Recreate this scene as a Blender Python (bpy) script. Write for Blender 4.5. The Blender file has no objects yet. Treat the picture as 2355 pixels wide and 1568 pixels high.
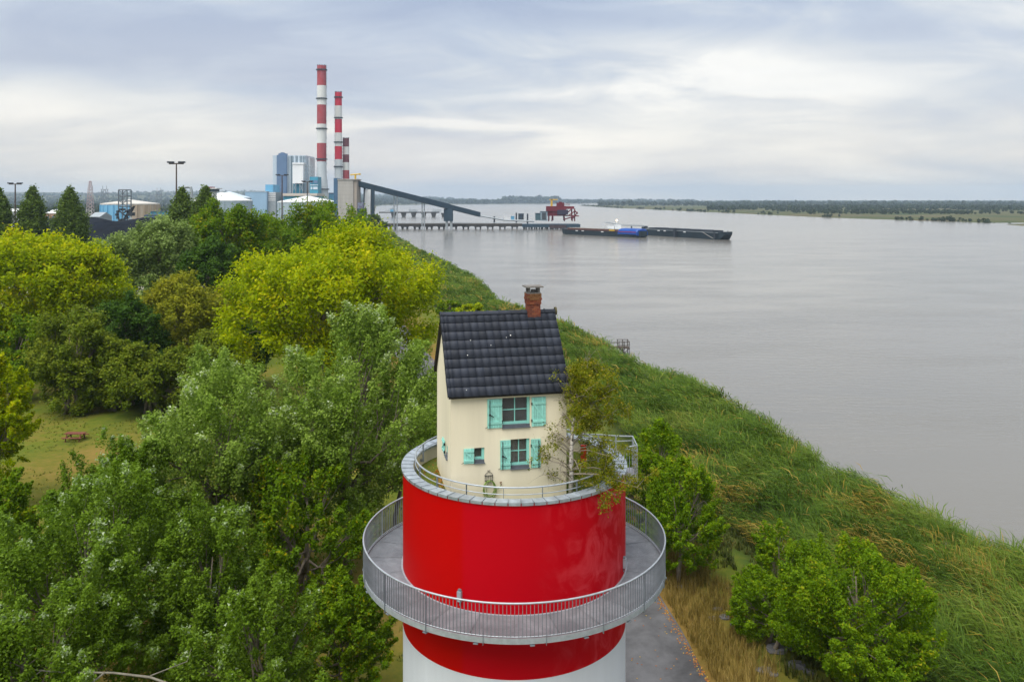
import bpy, math, random
import numpy as np
from mathutils import Vector, Matrix
R = math.radians
random.seed(7)
rng = np.random.default_rng(11)
scene = bpy.context.scene
COL = scene.collection

# ------------------------------------------------------------------ camera
HAZE_DENSITY = 0.000088
CAM_Z = 24.55
FPX = 1831.0                      # focal length measured in photo pixels (photo 2354 wide)
cam_d = bpy.data.cameras.new('camera'); cam = bpy.data.objects.new('camera', cam_d); COL.objects.link(cam)
cam_d.sensor_width = 36.0; cam_d.lens = 36.0 * FPX / 2354.0
cam_d.shift_y = -324.0 / 2354.0   # the photo's verticals are upright
cam_d.clip_start = 0.5; cam_d.clip_end = 60000
cam.location = (0, 0, CAM_Z); cam.rotation_euler = (R(90), 0, 0)
scene.camera = cam
scene.render.resolution_x = 1024; scene.render.resolution_y = 681

# ------------------------------------------------------------------ sky
SUN_EL, SUN_AZ = R(62), R(212)    # azimuth clockwise from +Y (soft light from behind the camera's left)
world = bpy.data.worlds.new('World'); scene.world = world; world.use_nodes = True
nt = world.node_tree; nt.nodes.clear()
def N(tree, typ, **kw):
    n = tree.nodes.new(typ)
    for k, v in kw.items():
        if k in ('inputs',):
            for a, b in v.items(): n.inputs[a].default_value = b
        else: setattr(n, k, v)
    return n
def ramp(tree, stops, interp='LINEAR'):
    n = tree.nodes.new('ShaderNodeValToRGB'); r = n.color_ramp; r.interpolation = interp
    while len(r.elements) < len(stops): r.elements.new(0.5)
    for e, (p, c) in zip(r.elements, stops):
        e.position = p; e.color = (c[0], c[1], c[2], 1) if len(c) == 3 else c
    return n
def math_node(tree, op, a=None, b=None, clamp=False):
    n = tree.nodes.new('ShaderNodeMath'); n.operation = op; n.use_clamp = clamp
    for i, v in enumerate((a, b)):
        if v is None: continue
        if isinstance(v, (int, float)): n.inputs[i].default_value = v
        else: tree.links.new(v, n.inputs[i])
    return n.outputs[0]
L = nt.links.new
tc = N(nt, 'ShaderNodeTexCoord'); sep = N(nt, 'ShaderNodeSeparateXYZ'); L(tc.outputs['Generated'], sep.inputs[0])
zc = math_node(nt, 'MAXIMUM', sep.outputs['Z'], 0.0)
den = math_node(nt, 'ADD', zc, 0.19)
px_ = math_node(nt, 'DIVIDE', sep.outputs['X'], den); py_ = math_node(nt, 'DIVIDE', sep.outputs['Y'], den)
cmb = N(nt, 'ShaderNodeCombineXYZ'); L(px_, cmb.inputs[0]); L(py_, cmb.inputs[1])
def noise(tree, vec, scale, detail, rough, dist=0.0, w=None):
    n = N(tree, 'ShaderNodeTexNoise', inputs={'Scale': scale, 'Detail': detail, 'Roughness': rough, 'Distortion': dist})
    if vec is not None: tree.links.new(vec, n.inputs['Vector'])
    return n
mp = N(nt, 'ShaderNodeMapping', inputs={'Location': (3.1, 7.7, 0), 'Scale': (0.75, 1.0, 1)}); L(cmb.outputs[0], mp.inputs[0])
n1 = noise(nt, mp.outputs[0], 0.62, 7, 0.52, 0.5)
mp2 = N(nt, 'ShaderNodeMapping', inputs={'Location': (11.3, 2.2, 0), 'Scale': (0.75, 1.15, 1)}); L(cmb.outputs[0], mp2.inputs[0])
n2 = noise(nt, mp2.outputs[0], 2.3, 9, 0.6, 0.9)
mixn = math_node(nt, 'ADD', math_node(nt, 'MULTIPLY', n1.outputs[0], 0.6), math_node(nt, 'MULTIPLY', n2.outputs[0], 0.4))
# the larger cloud masses in view: thick slate-blue banks above, thin bright cloud between them
fy_ = math_node(nt, 'MAXIMUM', sep.outputs['Y'], 0.05)
wv = math_node(nt, 'MULTIPLY', math_node(nt, 'SUBTRACT', n2.outputs[0], 0.5), 0.22); wv1 = math_node(nt, 'MULTIPLY', math_node(nt, 'SUBTRACT', n1.outputs[0], 0.5), 0.16)
ax_ = math_node(nt, 'ADD', math_node(nt, 'DIVIDE', sep.outputs['X'], fy_), wv); az_ = math_node(nt, 'ADD', math_node(nt, 'DIVIDE', zc, fy_), wv1)
def mass(px, py, sx, sy, amp):
    gx_ = math_node(nt, 'DIVIDE', math_node(nt, 'SUBTRACT', ax_, (px - 1177)/FPX), sx/FPX); gy_ = math_node(nt, 'DIVIDE', math_node(nt, 'SUBTRACT', az_, (460 - py)/FPX), sy/FPX)
    e = math_node(nt, 'ADD', math_node(nt, 'MULTIPLY', gx_, gx_), math_node(nt, 'MULTIPLY', gy_, gy_)); return math_node(nt, 'MULTIPLY', math_node(nt, 'POWER', 2.718, math_node(nt, 'MULTIPLY', e, -1.0)), amp)
for args in ((1720, 165, 330, 75, .19), (1150, 308, 330, 22, .22), (40, 245, 210, 30, .17), (1950, 205, 180, 35, .09), (2180, 60, 420, 70, -.13), (1300, 30, 520, 60, -.12), (250, 110, 480, 80, -.09), (2000, 330, 420, 30, .04), (480, 300, 300, 40, .04), (1050, 345, 260, 12, -.06)):
    mixn = math_node(nt, 'ADD', mixn, mass(*args))
mixn = math_node(nt, 'ADD', math_node(nt, 'MULTIPLY', mixn, 1.3), -.15)
cloud = ramp(nt, [(0.30, (0.36, 0.43, 0.57)), (0.42, (0.45, 0.52, 0.635)), (0.51, (0.57, 0.62, 0.68)), (0.60, (0.73, 0.75, 0.76)), (0.70, (0.92, 0.91, 0.87)), (.84, (1.0, .98, .93))])
L(mixn, cloud.inputs[0])
# pale warm band low over the horizon
hz = ramp(nt, [(0.0, (1, 1, 1)), (0.05, (0.85, 0.85, 0.85)), (0.13, (0.3, 0.3, 0.3)), (0.26, (0, 0, 0))]); L(zc, hz.inputs[0])
n3 = noise(nt, mp2.outputs[0], 0.8, 5, 0.55, 0.4)
warm = ramp(nt, [(0.36, (0.64, 0.62, 0.61)), (0.50, (0.84, 0.755, 0.66)), (0.62, (1.0, 0.90, 0.76))]); L(n3.outputs[0], warm.inputs[0])
hmix = N(nt, 'ShaderNodeMix', data_type='RGBA'); L(math_node(nt, 'MULTIPLY', hz.outputs[0], 0.85), hmix.inputs[0])
L(cloud.outputs[0], hmix.inputs[6]); L(warm.outputs[0], hmix.inputs[7])
# clear-sky light above the cloud, a thin share of it
sky = N(nt, 'ShaderNodeTexSky', sky_type='NISHITA', sun_disc=False, sun_elevation=SUN_EL, sun_rotation=SUN_AZ, air_density=1.0, dust_density=2.0)
bg_c = N(nt, 'ShaderNodeBackground'); L(hmix.outputs[2], bg_c.inputs[0]); bg_c.inputs[1].default_value = 0.36
bg_s = N(nt, 'ShaderNodeBackground'); L(sky.outputs[0], bg_s.inputs[0]); bg_s.inputs[1].default_value = 0.05
mxs = N(nt, 'ShaderNodeMixShader'); mxs.inputs[0].default_value = 0.90; L(bg_s.outputs[0], mxs.inputs[1]); L(bg_c.outputs[0], mxs.inputs[2])
wo = N(nt, 'ShaderNodeOutputWorld'); L(mxs.outputs[0], wo.inputs[0])

# ------------------------------------------------------------------ sun through cloud
sd = bpy.data.lights.new('sun', 'SUN'); sd.energy = 1.5; sd.angle = R(55); sd.color = (1.0, 0.95, 0.87)
so = bpy.data.objects.new('sun', sd); COL.objects.link(so)
to_sun = Vector((math.sin(SUN_AZ) * math.cos(SUN_EL), math.cos(SUN_AZ) * math.cos(SUN_EL), math.sin(SUN_EL)))
so.rotation_euler = to_sun.to_track_quat('Z', 'Y').to_euler(); so.location = (0, -50, 120)
vs = scene.view_settings
vs.view_transform = 'Standard'; vs.look = 'None'; vs.gamma = 1.0; vs.use_curve_mapping = False; vs.exposure = 1.72
cy = scene.cycles
cy.use_denoising = True; cy.max_bounces = 6; cy.diffuse_bounces = 4; cy.glossy_bounces = 3; cy.transmission_bounces = 4
cy.volume_bounces = 1; cy.transparent_max_bounces = 8; cy.sample_clamp_indirect = 4.0
cy.caustics_reflective = False; cy.caustics_refractive = False

# ------------------------------------------------------------------ materials
MATS = {}
def mat(name, col, rough=0.7, spec=0.3, metal=0.0, var=0.0, vscale=3.0, bump=0.0, bscale=20.0, col2=None, streak=False, orand=0.0):
    """plain procedural surface: base colour broken up by noise, fine relief"""
    if name in MATS: return MATS[name]
    m = bpy.data.materials.new(name); m.use_nodes = True; t = m.node_tree; b = t.nodes['Principled BSDF']
    b.inputs['Roughness'].default_value = rough; b.inputs['Specular IOR Level'].default_value = spec; b.inputs['Metallic'].default_value = metal
    b.inputs['Base Color'].default_value = (*col, 1)
    if var or bump:
        tcn = N(t, 'ShaderNodeTexCoord'); vec = tcn.outputs['Object']
        if streak:
            mpn = N(t, 'ShaderNodeMapping', inputs={'Scale': (1, 1, 0.12)}); t.links.new(vec, mpn.inputs[0]); vec = mpn.outputs[0]
    if var:
        n = noise(t, vec, vscale, 6, 0.62, 0.2)
        c2 = col2 or tuple(c * (1 - var) for c in col)
        c1 = col if col2 else tuple(min(1, c * (1 + var * 0.6)) for c in col)
        r = ramp(t, [(0.32, c2), (0.66, c1)]); t.links.new(n.outputs[0], r.inputs[0]); t.links.new(r.outputs[0], b.inputs['Base Color'])
        if orand:       # piece-to-piece difference in tone
            oi = N(t, 'ShaderNodeObjectInfo'); k = math_node(t, 'ADD', math_node(t, 'MULTIPLY', oi.outputs['Random'], 2 * orand), 1 - orand); vm = N(t, 'ShaderNodeVectorMath', operation='SCALE')
            t.links.new(r.outputs[0], vm.inputs[0]); t.links.new(k, vm.inputs['Scale']); t.links.new(vm.outputs[0], b.inputs['Base Color'])
        rr = math_node(t, 'MULTIPLY', n.outputs[0], rough * 0.5)
        t.links.new(math_node(t, 'ADD', rr, rough * 0.75), b.inputs['Roughness'])
    if bump:
        n = noise(t, vec, bscale, 5, 0.6); bp = N(t, 'ShaderNodeBump', inputs={'Strength': bump, 'Distance': 0.02})
        t.links.new(n.outputs[0], bp.inputs['Height']); t.links.new(bp.outputs[0], b.inputs['Normal'])
    MATS[name] = m; return m

def leaf_mat(name, stops, trans=0.35, rough=0.55):
    if name in MATS: return MATS[name]
    m = bpy.data.materials.new(name); m.use_nodes = True; t = m.node_tree; b = t.nodes['Principled BSDF']; o = t.nodes['Material Output']
    at = N(t, 'ShaderNodeAttribute', attribute_name='tint'); r = ramp(t, stops); t.links.new(at.outputs['Fac'], r.inputs[0])
    t.links.new(r.outputs[0], b.inputs['Base Color']); b.inputs['Roughness'].default_value = rough; b.inputs['Specular IOR Level'].default_value = 0.1
    tr = N(t, 'ShaderNodeBsdfTranslucent'); t.links.new(r.outputs[0], tr.inputs[0])
    mx = N(t, 'ShaderNodeMixShader'); mx.inputs[0].default_value = trans
    t.links.new(b.outputs[0], mx.inputs[1]); t.links.new(tr.outputs[0], mx.inputs[2]); t.links.new(mx.outputs[0], o.inputs[0])
    MATS[name] = m; return m

# ------------------------------------------------------------------ object helpers
def P(px, py, Y):
    """photo pixel at depth Y -> point of the place"""
    return Vector(((px - 1177.0) / FPX * Y, Y, CAM_Z - (py - 460.0) / FPX * Y))
def gz(py_, z=0.0): return (CAM_Z - z) * FPX / (py_ - 460.0)

def tag(o, label=None, cat=None, group=None, kind=None):
    if label: o['label'] = label
    if cat: o['category'] = cat
    if group: o['group'] = group
    if kind: o['kind'] = kind
    return o
def thing(name, label, cat, loc=(0, 0, 0), group=None):
    o = bpy.data.objects.new(name, None); COL.objects.link(o); o.location = loc; o.empty_display_size = 0.2
    return tag(o, label, cat, group)
def wloc(o):
    v = Vector((0, 0, 0))
    while o is not None: v += o.location; o = o.parent
    return v
def link(name, me, parent=None, loc=None, rot=None):
    o = bpy.data.objects.new(name, me); COL.objects.link(o)
    if parent is not None: o.parent = parent
    if loc is not None: o.location = Vector(loc) - (wloc(parent) if parent is not None else Vector((0, 0, 0)))
    if rot is not None: o.rotation_euler = rot
    return o
class MB:
    def __init__(s): s.v = []; s.f = []
    def add(s, vs_, fs):
        k = len(s.v); s.v += [tuple(x) for x in vs_]; s.f += [tuple(i + k for i in f) for f in fs]; return s
    def quad(s, a, b, c, d): return s.add([a, b, c, d], [(0, 1, 2, 3)])
    def box(s, x0, x1, y0, y1, z0, z1):
        return s.add([(x0,y0,z0),(x1,y0,z0),(x1,y1,z0),(x0,y1,z0),(x0,y0,z1),(x1,y0,z1),(x1,y1,z1),(x0,y1,z1)],
                     [(0,3,2,1),(4,5,6,7),(0,1,5,4),(1,2,6,5),(2,3,7,6),(3,0,4,7)])
    def obox(s, o, a, b, c):
        """box from corner o along vectors a, b, c"""
        o, a, b, c = map(Vector, (o, a, b, c))
        return s.add([o, o+a, o+a+b, o+b, o+c, o+a+c, o+a+b+c, o+b+c], [(0,3,2,1),(4,5,6,7),(0,1,5,4),(1,2,6,5),(2,3,7,6),(3,0,4,7)])
    def tube(s, pts, rad, n=8, cap=True):
        pts = [Vector(p) for p in pts]; rad = rad if isinstance(rad, (list, tuple)) else [rad] * len(pts)
        k = len(s.v); up = None
        for i, p in enumerate(pts):
            d = (pts[min(i+1, len(pts)-1)] - pts[max(i-1, 0)]).normalized()
            ref = Vector((0, 0, 1)) if abs(d.z) < 0.9 else Vector((1, 0, 0))
            a = d.cross(ref).normalized(); b = d.cross(a)
            if up is not None and a.dot(up) < 0: a, b = -a, -b
            up = a
            for j in range(n):
                t = 2 * math.pi * j / n; s.v.append(tuple(p + (a * math.cos(t) + b * math.sin(t)) * rad[i]))
        for i in range(len(pts) - 1):
            for j in range(n):
                q = k + i * n; s.f.append((q + j, q + (j+1) % n, q + n + (j+1) % n, q + n + j))
        if cap:
            s.f.append(tuple(k + j for j in range(n))[::-1]); s.f.append(tuple(k + (len(pts)-1)*n + j for j in range(n)))
        return s
    def bar(s, a, b, w):  return s.tube([a, b], w, 4)
    def lathe(s, cx, cy_, prof, n=64, a0=0.0, a1=2*math.pi):
        k = len(s.v); full = abs(a1 - a0 - 2*math.pi) < 1e-6; m = n if full else n + 1
        for i in range(m):
            t = a0 + (a1 - a0) * i / n
            for r_, z in prof: s.v.append((cx + r_ * math.cos(t), cy_ + r_ * math.sin(t), z))
        q = len(prof)
        for i in range(n):
            i2 = (i + 1) % m
            for j in range(q - 1): s.f.append((k + i*q + j, k + i2*q + j, k + i2*q + j+1, k + i*q + j+1))
        return s
    def build(s, name, m, parent=None, smooth=False):
        off = wloc(parent) if parent is not None else Vector((0, 0, 0))
        me = bpy.data.meshes.new(name); me.from_pydata([(x - off.x, y - off.y, z - off.z) for x, y, z in s.v], [], s.f); me.materials.append(m)
        if smooth: me.polygons.foreach_set('use_smooth', [True] * len(me.polygons))
        me.update()
        o = bpy.data.objects.new(name, me); COL.objects.link(o)
        if parent is not None: o.parent = parent
        return o
def quad_mesh(name, verts, m, tint=None, k=4, parent=None):
    """verts (n*k,3) -> n faces of k corners each, with a per-point 'tint' attribute"""
    off = wloc(parent) if parent is not None else Vector((0, 0, 0))
    verts = np.asarray(verts, np.float32) - np.array(off, np.float32)
    nv = len(verts); nf = nv // k
    me = bpy.data.meshes.new(name); me.vertices.add(nv); me.vertices.foreach_set('co', verts.ravel())
    me.loops.add(nv); me.loops.foreach_set('vertex_index', np.arange(nv, dtype=np.int32))
    me.polygons.add(nf); me.polygons.foreach_set('loop_start', np.arange(0, nv, k, dtype=np.int32))
    if tint is not None:
        a = me.attributes.new('tint', 'FLOAT', 'POINT'); a.data.foreach_set('value', np.asarray(tint, np.float32))
    me.materials.append(m); me.update(calc_edges=True)
    o = bpy.data.objects.new(name, me); COL.objects.link(o)
    if parent is not None: o.parent = parent
    return o
def unit(a): return a / np.maximum(np.linalg.norm(a, axis=-1, keepdims=True), 1e-9)

# ------------------------------------------------------------------ terrain, river
EDGE = [(48,-120),(41,20),(37.5,46),(35.3,55),(33.2,63.8),(32,70.5),(29.9,76),(29,81.5),(28.3,93.7),(26.4,102.4),(24.2,110),(18.8,125.8),(15.7,142),
        (10,163),(3.2,179.7),(-2.2,194),(-4.6,200),(-5,214),(-12.3,259),(-34,352),(-47.5,400),(-87,587),(-119,734),(-165,950),(-515,3030),(-640,3900),
        (-400,4700),(0,5100),(300,5500),(900,6000),(1700,6400),(1750,6000),(800,5000),(302,3740),(329,2700),(416,1800),(468,1186),(543,935),(565,925),(650,918),(560,878),(526,862),(520,810),
        (575,600),(640,300),(700,-120)]
RIV = np.array(EDGE, float)
def river_sd(x, y):
    """signed distance to the river's edge, positive on land"""
    p = np.stack([x, y], -1); a = RIV; b = np.roll(RIV, -1, 0)
    best = np.full(x.shape, 1e18); inside = np.zeros(x.shape, bool)
    for i in range(len(a)):
        e = b[i] - a[i]; w = p - a[i]
        t = np.clip((w @ e) / (e @ e), 0, 1); d = w - t[..., None] * e
        best = np.minimum(best, (d ** 2).sum(-1))
        c = ((a[i][1] > y) != (b[i][1] > y))
        xi = (b[i][0] - a[i][0]) * (y - a[i][1]) / ((b[i][1] - a[i][1]) or 1e-9) + a[i][0]
        inside ^= c & (x < xi)
    d = np.sqrt(best); return np.where(inside, -d, d)
def vnoise(x, y, s, seed=0):
    """cheap smooth value noise"""
    g = np.random.default_rng(seed).random((64, 64)); u = x / s; v = y / s
    i = np.floor(u).astype(int); j = np.floor(v).astype(int); f = u - i; h = v - j
    f = f*f*(3-2*f); h = h*h*(3-2*h); q = lambda a, b: g[a % 64, b % 64]
    return (q(i,j)*(1-f)+q(i+1,j)*f)*(1-h) + (q(i,j+1)*(1-f)+q(i+1,j+1)*f)*h
def ground_z(x, y):
    x = np.asarray(x, float); y = np.asarray(y, float); d = river_sd(x, y)
    z = np.interp(d, [-20, 0, 15, 20, 40], [-6, -2.0, -1.1, -0.15, 0.0])
    z = z + np.clip((d - 18) / 10, 0, 1) * np.clip((poly_dist(x, y, ROAD) - 3.5) / 4, 0, 1) * (vnoise(x, y, 9, 1) - 0.5) * 0.3
    far = np.clip((y - 4200) / 4500, 0, 1) * np.clip((-x - 300) / 1800, 0, 1)
    z = z + far * 110 * (0.75 + 0.4 * vnoise(x, y, 900, 2))
    farr = np.clip((y - 7000) / 5000, 0, 1) * np.clip((x + 1500) / 3000, 0, 1)
    return z + farr * 16 * (0.6 + 0.5 * vnoise(x, y, 1300, 3))
def gz1(x, y): return float(ground_z(np.array([x]), np.array([y]))[0])

ROAD = [(8.6,-10),(8.2,28),(7.6,40),(6.2,52),(2.5,68),(-3.2,86),(-9.2,104),(-14.8,123),(-21,146),(-29,176),(-40,215)]
def poly_dist(x, y, pts):
    p = np.stack([x, y], -1); best = np.full(x.shape, 1e9)
    for a, b in zip(pts[:-1], pts[1:]):
        a = np.array(a, float); e = np.array(b, float) - a; t = np.clip(((p - a) @ e) / (e @ e), 0, 1)
        best = np.minimum(best, np.sqrt(((p - a - t[..., None] * e) ** 2).sum(-1)))
    return best
ang = np.radians(np.arange(-78, 78.01, 0.45)); rad = 25 * 1.026 ** np.arange(0, 247)
AA, RR_ = np.meshgrid(ang, rad, indexing='ij')
gx = RR_ * np.sin(AA); gy = -40 + RR_ * np.cos(AA)
gzz = ground_z(gx, gy)
na, nr = gx.shape
gv = np.stack([gx, gy, gzz], -1).reshape(-1, 3)
ii, jj = np.meshgrid(np.arange(na - 1), np.arange(nr - 1), indexing='ij'); q0 = (ii * nr + jj).ravel()
gf = np.stack([q0, q0 + 1, q0 + nr + 1, q0 + nr], -1)
def ground_material():
    m = bpy.data.materials.new('ground_cover'); m.use_nodes = True; t = m.node_tree; b = t.nodes['Principled BSDF']; b.inputs['Roughness'].default_value = 0.95
    b.inputs['Specular IOR Level'].default_value = 0.1
    g = N(t, 'ShaderNodeNewGeometry'); pos = g.outputs['Position']
    fine = noise(t, pos, 1.3, 7, 0.7); mid = noise(t, pos, 0.11, 6, 0.6, 0.4); big = noise(t, pos, 0.006, 6, 0.62, 0.6)
    lawn = ramp(t, [(0.36, (0.055, 0.095, 0.010)), (0.5, (0.105, 0.125, 0.014)), (0.64, (0.175, 0.13, 0.03))])
    s = math_node(t, 'ADD', math_node(t, 'MULTIPLY', mid.outputs[0], 0.6), math_node(t, 'MULTIPLY', fine.outputs[0], 0.4)); t.links.new(s, lawn.inputs[0])
    dry = ramp(t, [(0.3, (0.07, 0.065, 0.015)), (0.5, (0.17, 0.105, 0.028)), (0.7, (0.28, 0.17, 0.06))]); t.links.new(s, dry.inputs[0])
    marsh = ramp(t, [(0.34, (0.035, 0.055, 0.022)), (0.48, (0.075, 0.085, 0.035)), (0.58, (0.095, 0.085, 0.045)), (0.7, (0.11, 0.105, 0.055))]); t.links.new(big.outputs[0], marsh.inputs[0])
    mud = (0.02, 0.03, 0.008)
    def mask(nm): return N(t, 'ShaderNodeAttribute', attribute_name=nm).outputs['Fac']
    cur = lawn.outputs[0]
    for nm, src in (('m_dry', dry.outputs[0]), ('m_far', marsh.outputs[0]), ('m_reed', None), ('m_yard', None)):
        mx = N(t, 'ShaderNodeMix', data_type='RGBA'); t.links.new(mask(nm), mx.inputs[0]); t.links.new(cur, mx.inputs[6])
        if src is not None: t.links.new(src, mx.inputs[7])
        else: mx.inputs[7].default_value = (0.028, 0.042, 0.012, 1) if nm == 'm_reed' else (0.42, 0.40, 0.37, 1)
        cur = mx.outputs[2]
    t.links.new(cur, b.inputs['Base Color'])
    bp = N(t, 'ShaderNodeBump', inputs={'Strength': 0.5, 'Distance': 0.08}); t.links.new(fine.outputs[0], bp.inputs['Height']); t.links.new(bp.outputs[0], b.inputs['Normal'])
    return m
me = bpy.data.meshes.new('ground'); me.vertices.add(len(gv)); me.vertices.foreach_set('co', gv.astype(np.float32).ravel())
me.loops.add(gf.size); me.loops.foreach_set('vertex_index', gf.astype(np.int32).ravel())
me.polygons.add(len(gf)); me.polygons.foreach_set('loop_start', np.arange(0, gf.size, 4, dtype=np.int32))
X, Yv = gv[:, 0], gv[:, 1]; sd_ = river_sd(X, Yv)
rd = poly_dist(X, Yv, ROAD)
masks = {'m_far': np.clip((Yv - 230) / 200, 0, 1) + 0 * X,
         'm_reed': np.clip((19.5 - sd_) / 3, 0, 1) * (Yv < 700),
         'm_yard': np.clip(1 - np.abs(Yv - 215) / 45, 0, 1) * np.clip((-X - 70) / 20, 0, 1) * 0.6 * (vnoise(X, Yv, 12, 5) > 0.3),
         'm_dry': np.clip(np.clip(1 - (rd - 2.6) / 6, 0, 1) * (X > -40) + np.clip(1 - np.hypot(X + 20, Yv - 45) / 26, 0, 1) * 0.9
                          + np.clip((vnoise(X, Yv, 14, 9) - 0.62) * 3, 0, 1) * 0.4, 0, 1)}
for k_, a_ in masks.items():
    at = me.attributes.new(k_, 'FLOAT', 'POINT'); at.data.foreach_set('value', np.clip(a_, 0, 1).astype(np.float32))
me.materials.append(ground_material()); me.update(calc_edges=True)
me.polygons.foreach_set('use_smooth', [True] * len(me.polygons))
tag(link('ground', me), 'river bank ground with lawn, dry grass and far marsh', 'ground', kind='structure')

# river water
wm = bpy.data.materials.new('river_water'); wm.use_nodes = True; t = wm.node_tree; b = t.nodes['Principled BSDF']
b.inputs['Base Color'].default_value = (0.20, 0.175, 0.145, 1); b.inputs['Roughness'].default_value = 0.16; b.inputs['IOR'].default_value = 1.33; b.inputs['Specular IOR Level'].default_value = 0.6
g = N(t, 'ShaderNodeNewGeometry')
mpw = N(t, 'ShaderNodeMapping', inputs={'Rotation': (0, 0, R(14)), 'Scale': (0.35, 1.0, 1)}); t.links.new(g.outputs['Position'], mpw.inputs[0])
w1 = noise(t, mpw.outputs[0], 0.9, 5, 0.65, 0.3); w2 = noise(t, mpw.outputs[0], 0.07, 4, 0.6, 0.5)
patch = ramp(t, [(0.40, (0.25, 0.25, 0.25)), (0.62, (1, 1, 1))]); t.links.new(w2.outputs[0], patch.inputs[0])
bpn = N(t, 'ShaderNodeBump', inputs={'Distance': 0.22}); t.links.new(w1.outputs[0], bpn.inputs['Height'])
t.links.new(math_node(t, 'MULTIPLY', patch.outputs[0], 0.55), bpn.inputs['Strength']); t.links.new(bpn.outputs[0], b.inputs['Normal'])
w3 = noise(t, mpw.outputs[0], 0.012, 3, 0.5, 0.6); wr = ramp(t, [(0.35, (0.17, 0.162, 0.145)), (0.65, (0.138, 0.133, 0.122))]); t.links.new(w3.outputs[0], wr.inputs[0]); t.links.new(wr.outputs[0], b.inputs['Base Color'])
o = MB().quad((-2600, -120, -2), (3000, -120, -2), (3000, 9000, -2), (-2600, 9000, -2)).build('river_water', wm)
tag(o, 'wide grey brown river with fine ripples', 'river', kind='structure')

# road
asph = mat('asphalt', (0.098, 0.098, 0.104), 0.9, 0.2, var=0.5, vscale=0.35, bump=0.4, bscale=9)
def ribbon(pts, w, dz, step=2.0):
    P2 = [Vector((a, b_, 0)) for a, b_ in pts]; out = []
    # catmull-rom
    for i in range(len(P2) - 1):
        p0, p1, p2, p3 = P2[max(i-1, 0)], P2[i], P2[i+1], P2[min(i+2, len(P2)-1)]
        n = max(2, int((p2 - p1).length / step))
        for k in range(n):
            s = k / n; out.append(0.5 * ((2*p1) + (p2-p0)*s + (2*p0-5*p1+4*p2-p3)*s*s + (3*p1-p0-3*p2+p3)*s**3))
    out.append(P2[-1]); m = MB(); vv = []
    for i, p in enumerate(out):
        d = (out[min(i+1, len(out)-1)] - out[max(i-1, 0)]).normalized(); nrm = Vector((d.y, -d.x, 0))
        for k in range(5):
            s = (k / 4 - 0.5) * w + random.uniform(-0.09, 0.09) * (k in (0, 4)); q = p + nrm * s; vv.append((q.x, q.y, gz1(q.x, q.y) + dz))
    m.add(vv, [(i*5+k, i*5+k+1, i*5+k+6, i*5+k+5) for i in range(len(out)-1) for k in range(4)])
    return m
tag(ribbon(ROAD, 5.2, 0.035).build('road', asph, smooth=True), 'grey asphalt lane curving past the tower', 'road', kind='structure')

# ------------------------------------------------------------------ striped tower with gallery
TX, TY, TR = 0.08, 28.9, 4.0
RIM, FLOOR, DECK, DR = 15.06, 14.55, 11.58, 5.38
def red_paint():
    m = bpy.data.materials.new('red_paint'); m.use_nodes = True; t = m.node_tree; b = t.nodes['Principled BSDF']
    tcn = N(t, 'ShaderNodeTexCoord'); sp = N(t, 'ShaderNodeSeparateXYZ'); t.links.new(tcn.outputs['Object'], sp.inputs[0])
    # two paint batches meet on a vertical seam
    seam = ramp(t, [(0.495, (0.42, 0.0004, 0.0003)), (0.505, (0.415, 0.0006, 0.006))]); t.links.new(math_node(t, 'MULTIPLY_ADD', sp.outputs['X'], 0.1), seam.inputs[0])
    seam.inputs[0].links[0].from_node.inputs[2].default_value = 0.5 + 0.165
    mpn = N(t, 'ShaderNodeMapping', inputs={'Scale': (1, 1, 0.8)}); t.links.new(tcn.outputs['Object'], mpn.inputs[0])
    chalk = noise(t, mpn.outputs[0], 1.1, 8, 0.66, 1.4)
    side = math_node(t, 'MULTIPLY', math_node(t, 'ADD', sp.outputs['X'], -0.6), 0.28, clamp=True)
    ch = ramp(t, [(0.46, (0, 0, 0)), (0.66, (1, 1, 1))]); t.links.new(chalk.outputs[0], ch.inputs[0])
    f = math_node(t, 'MULTIPLY', math_node(t, 'MULTIPLY', ch.outputs[0], side), 0.6)
    mx = N(t, 'ShaderNodeMix', data_type='RGBA'); t.links.new(f, mx.inputs[0]); t.links.new(seam.outputs[0], mx.inputs[6]); mx.inputs[7].default_value = (0.66, 0.10, 0.12, 1)
    t.links.new(mx.outputs[2], b.inputs['Base Color'])
    b.inputs['Roughness'].default_value = 0.5; b.inputs['Specular IOR Level'].default_value = 0.07
    n = noise(t, tcn.outputs['Object'], 2.2, 5, 0.6); bp = N(t, 'ShaderNodeBump', inputs={'Strength': 0.06, 'Distance': 0.05}); t.links.new(n.outputs[0], bp.inputs['Height']); t.links.new(bp.outputs[0], b.inputs['Normal'])
    return m
RED = red_paint()
WHITE = mat('white_paint', (0.64, 0.68, 0.74), 0.5, 0.3, var=0.08, vscale=0.8, streak=True)
CREAM = mat('cream_render', (0.73, 0.67, 0.51), 0.85, 0.2, var=0.10, vscale=0.9, bump=0.12, bscale=45, streak=True)
CREAM2 = mat('cream_parapet', (0.62, 0.57, 0.45), 0.85, 0.2, var=0.15, vscale=1.5)
GALV = mat('galvanised_steel', (0.36, 0.40, 0.44), 0.45, 0.5, metal=0.35, var=0.18, vscale=6)
GALVD = mat('galvanised_dark', (0.19, 0.22, 0.25), 0.5, 0.5, metal=0.35, var=0.2, vscale=5)
ZINC = mat('zinc_coping', (0.36, 0.41, 0.46), 0.38, 0.5, metal=0.3, var=0.28, vscale=3.5, orand=.14)
tower = thing('tower', 'tall round tower striped red and white with steel gallery', 'tower', (TX, TY, 0))
MB().lathe(TX, TY, [(TR, 9.55), (TR, RIM)], 128).build('red_band', RED, tower, True)
MB().lathe(TX, TY, [(TR - .002, 4.2), (TR - .002, 9.55)], 128).build('white_band', WHITE, tower, True)
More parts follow.
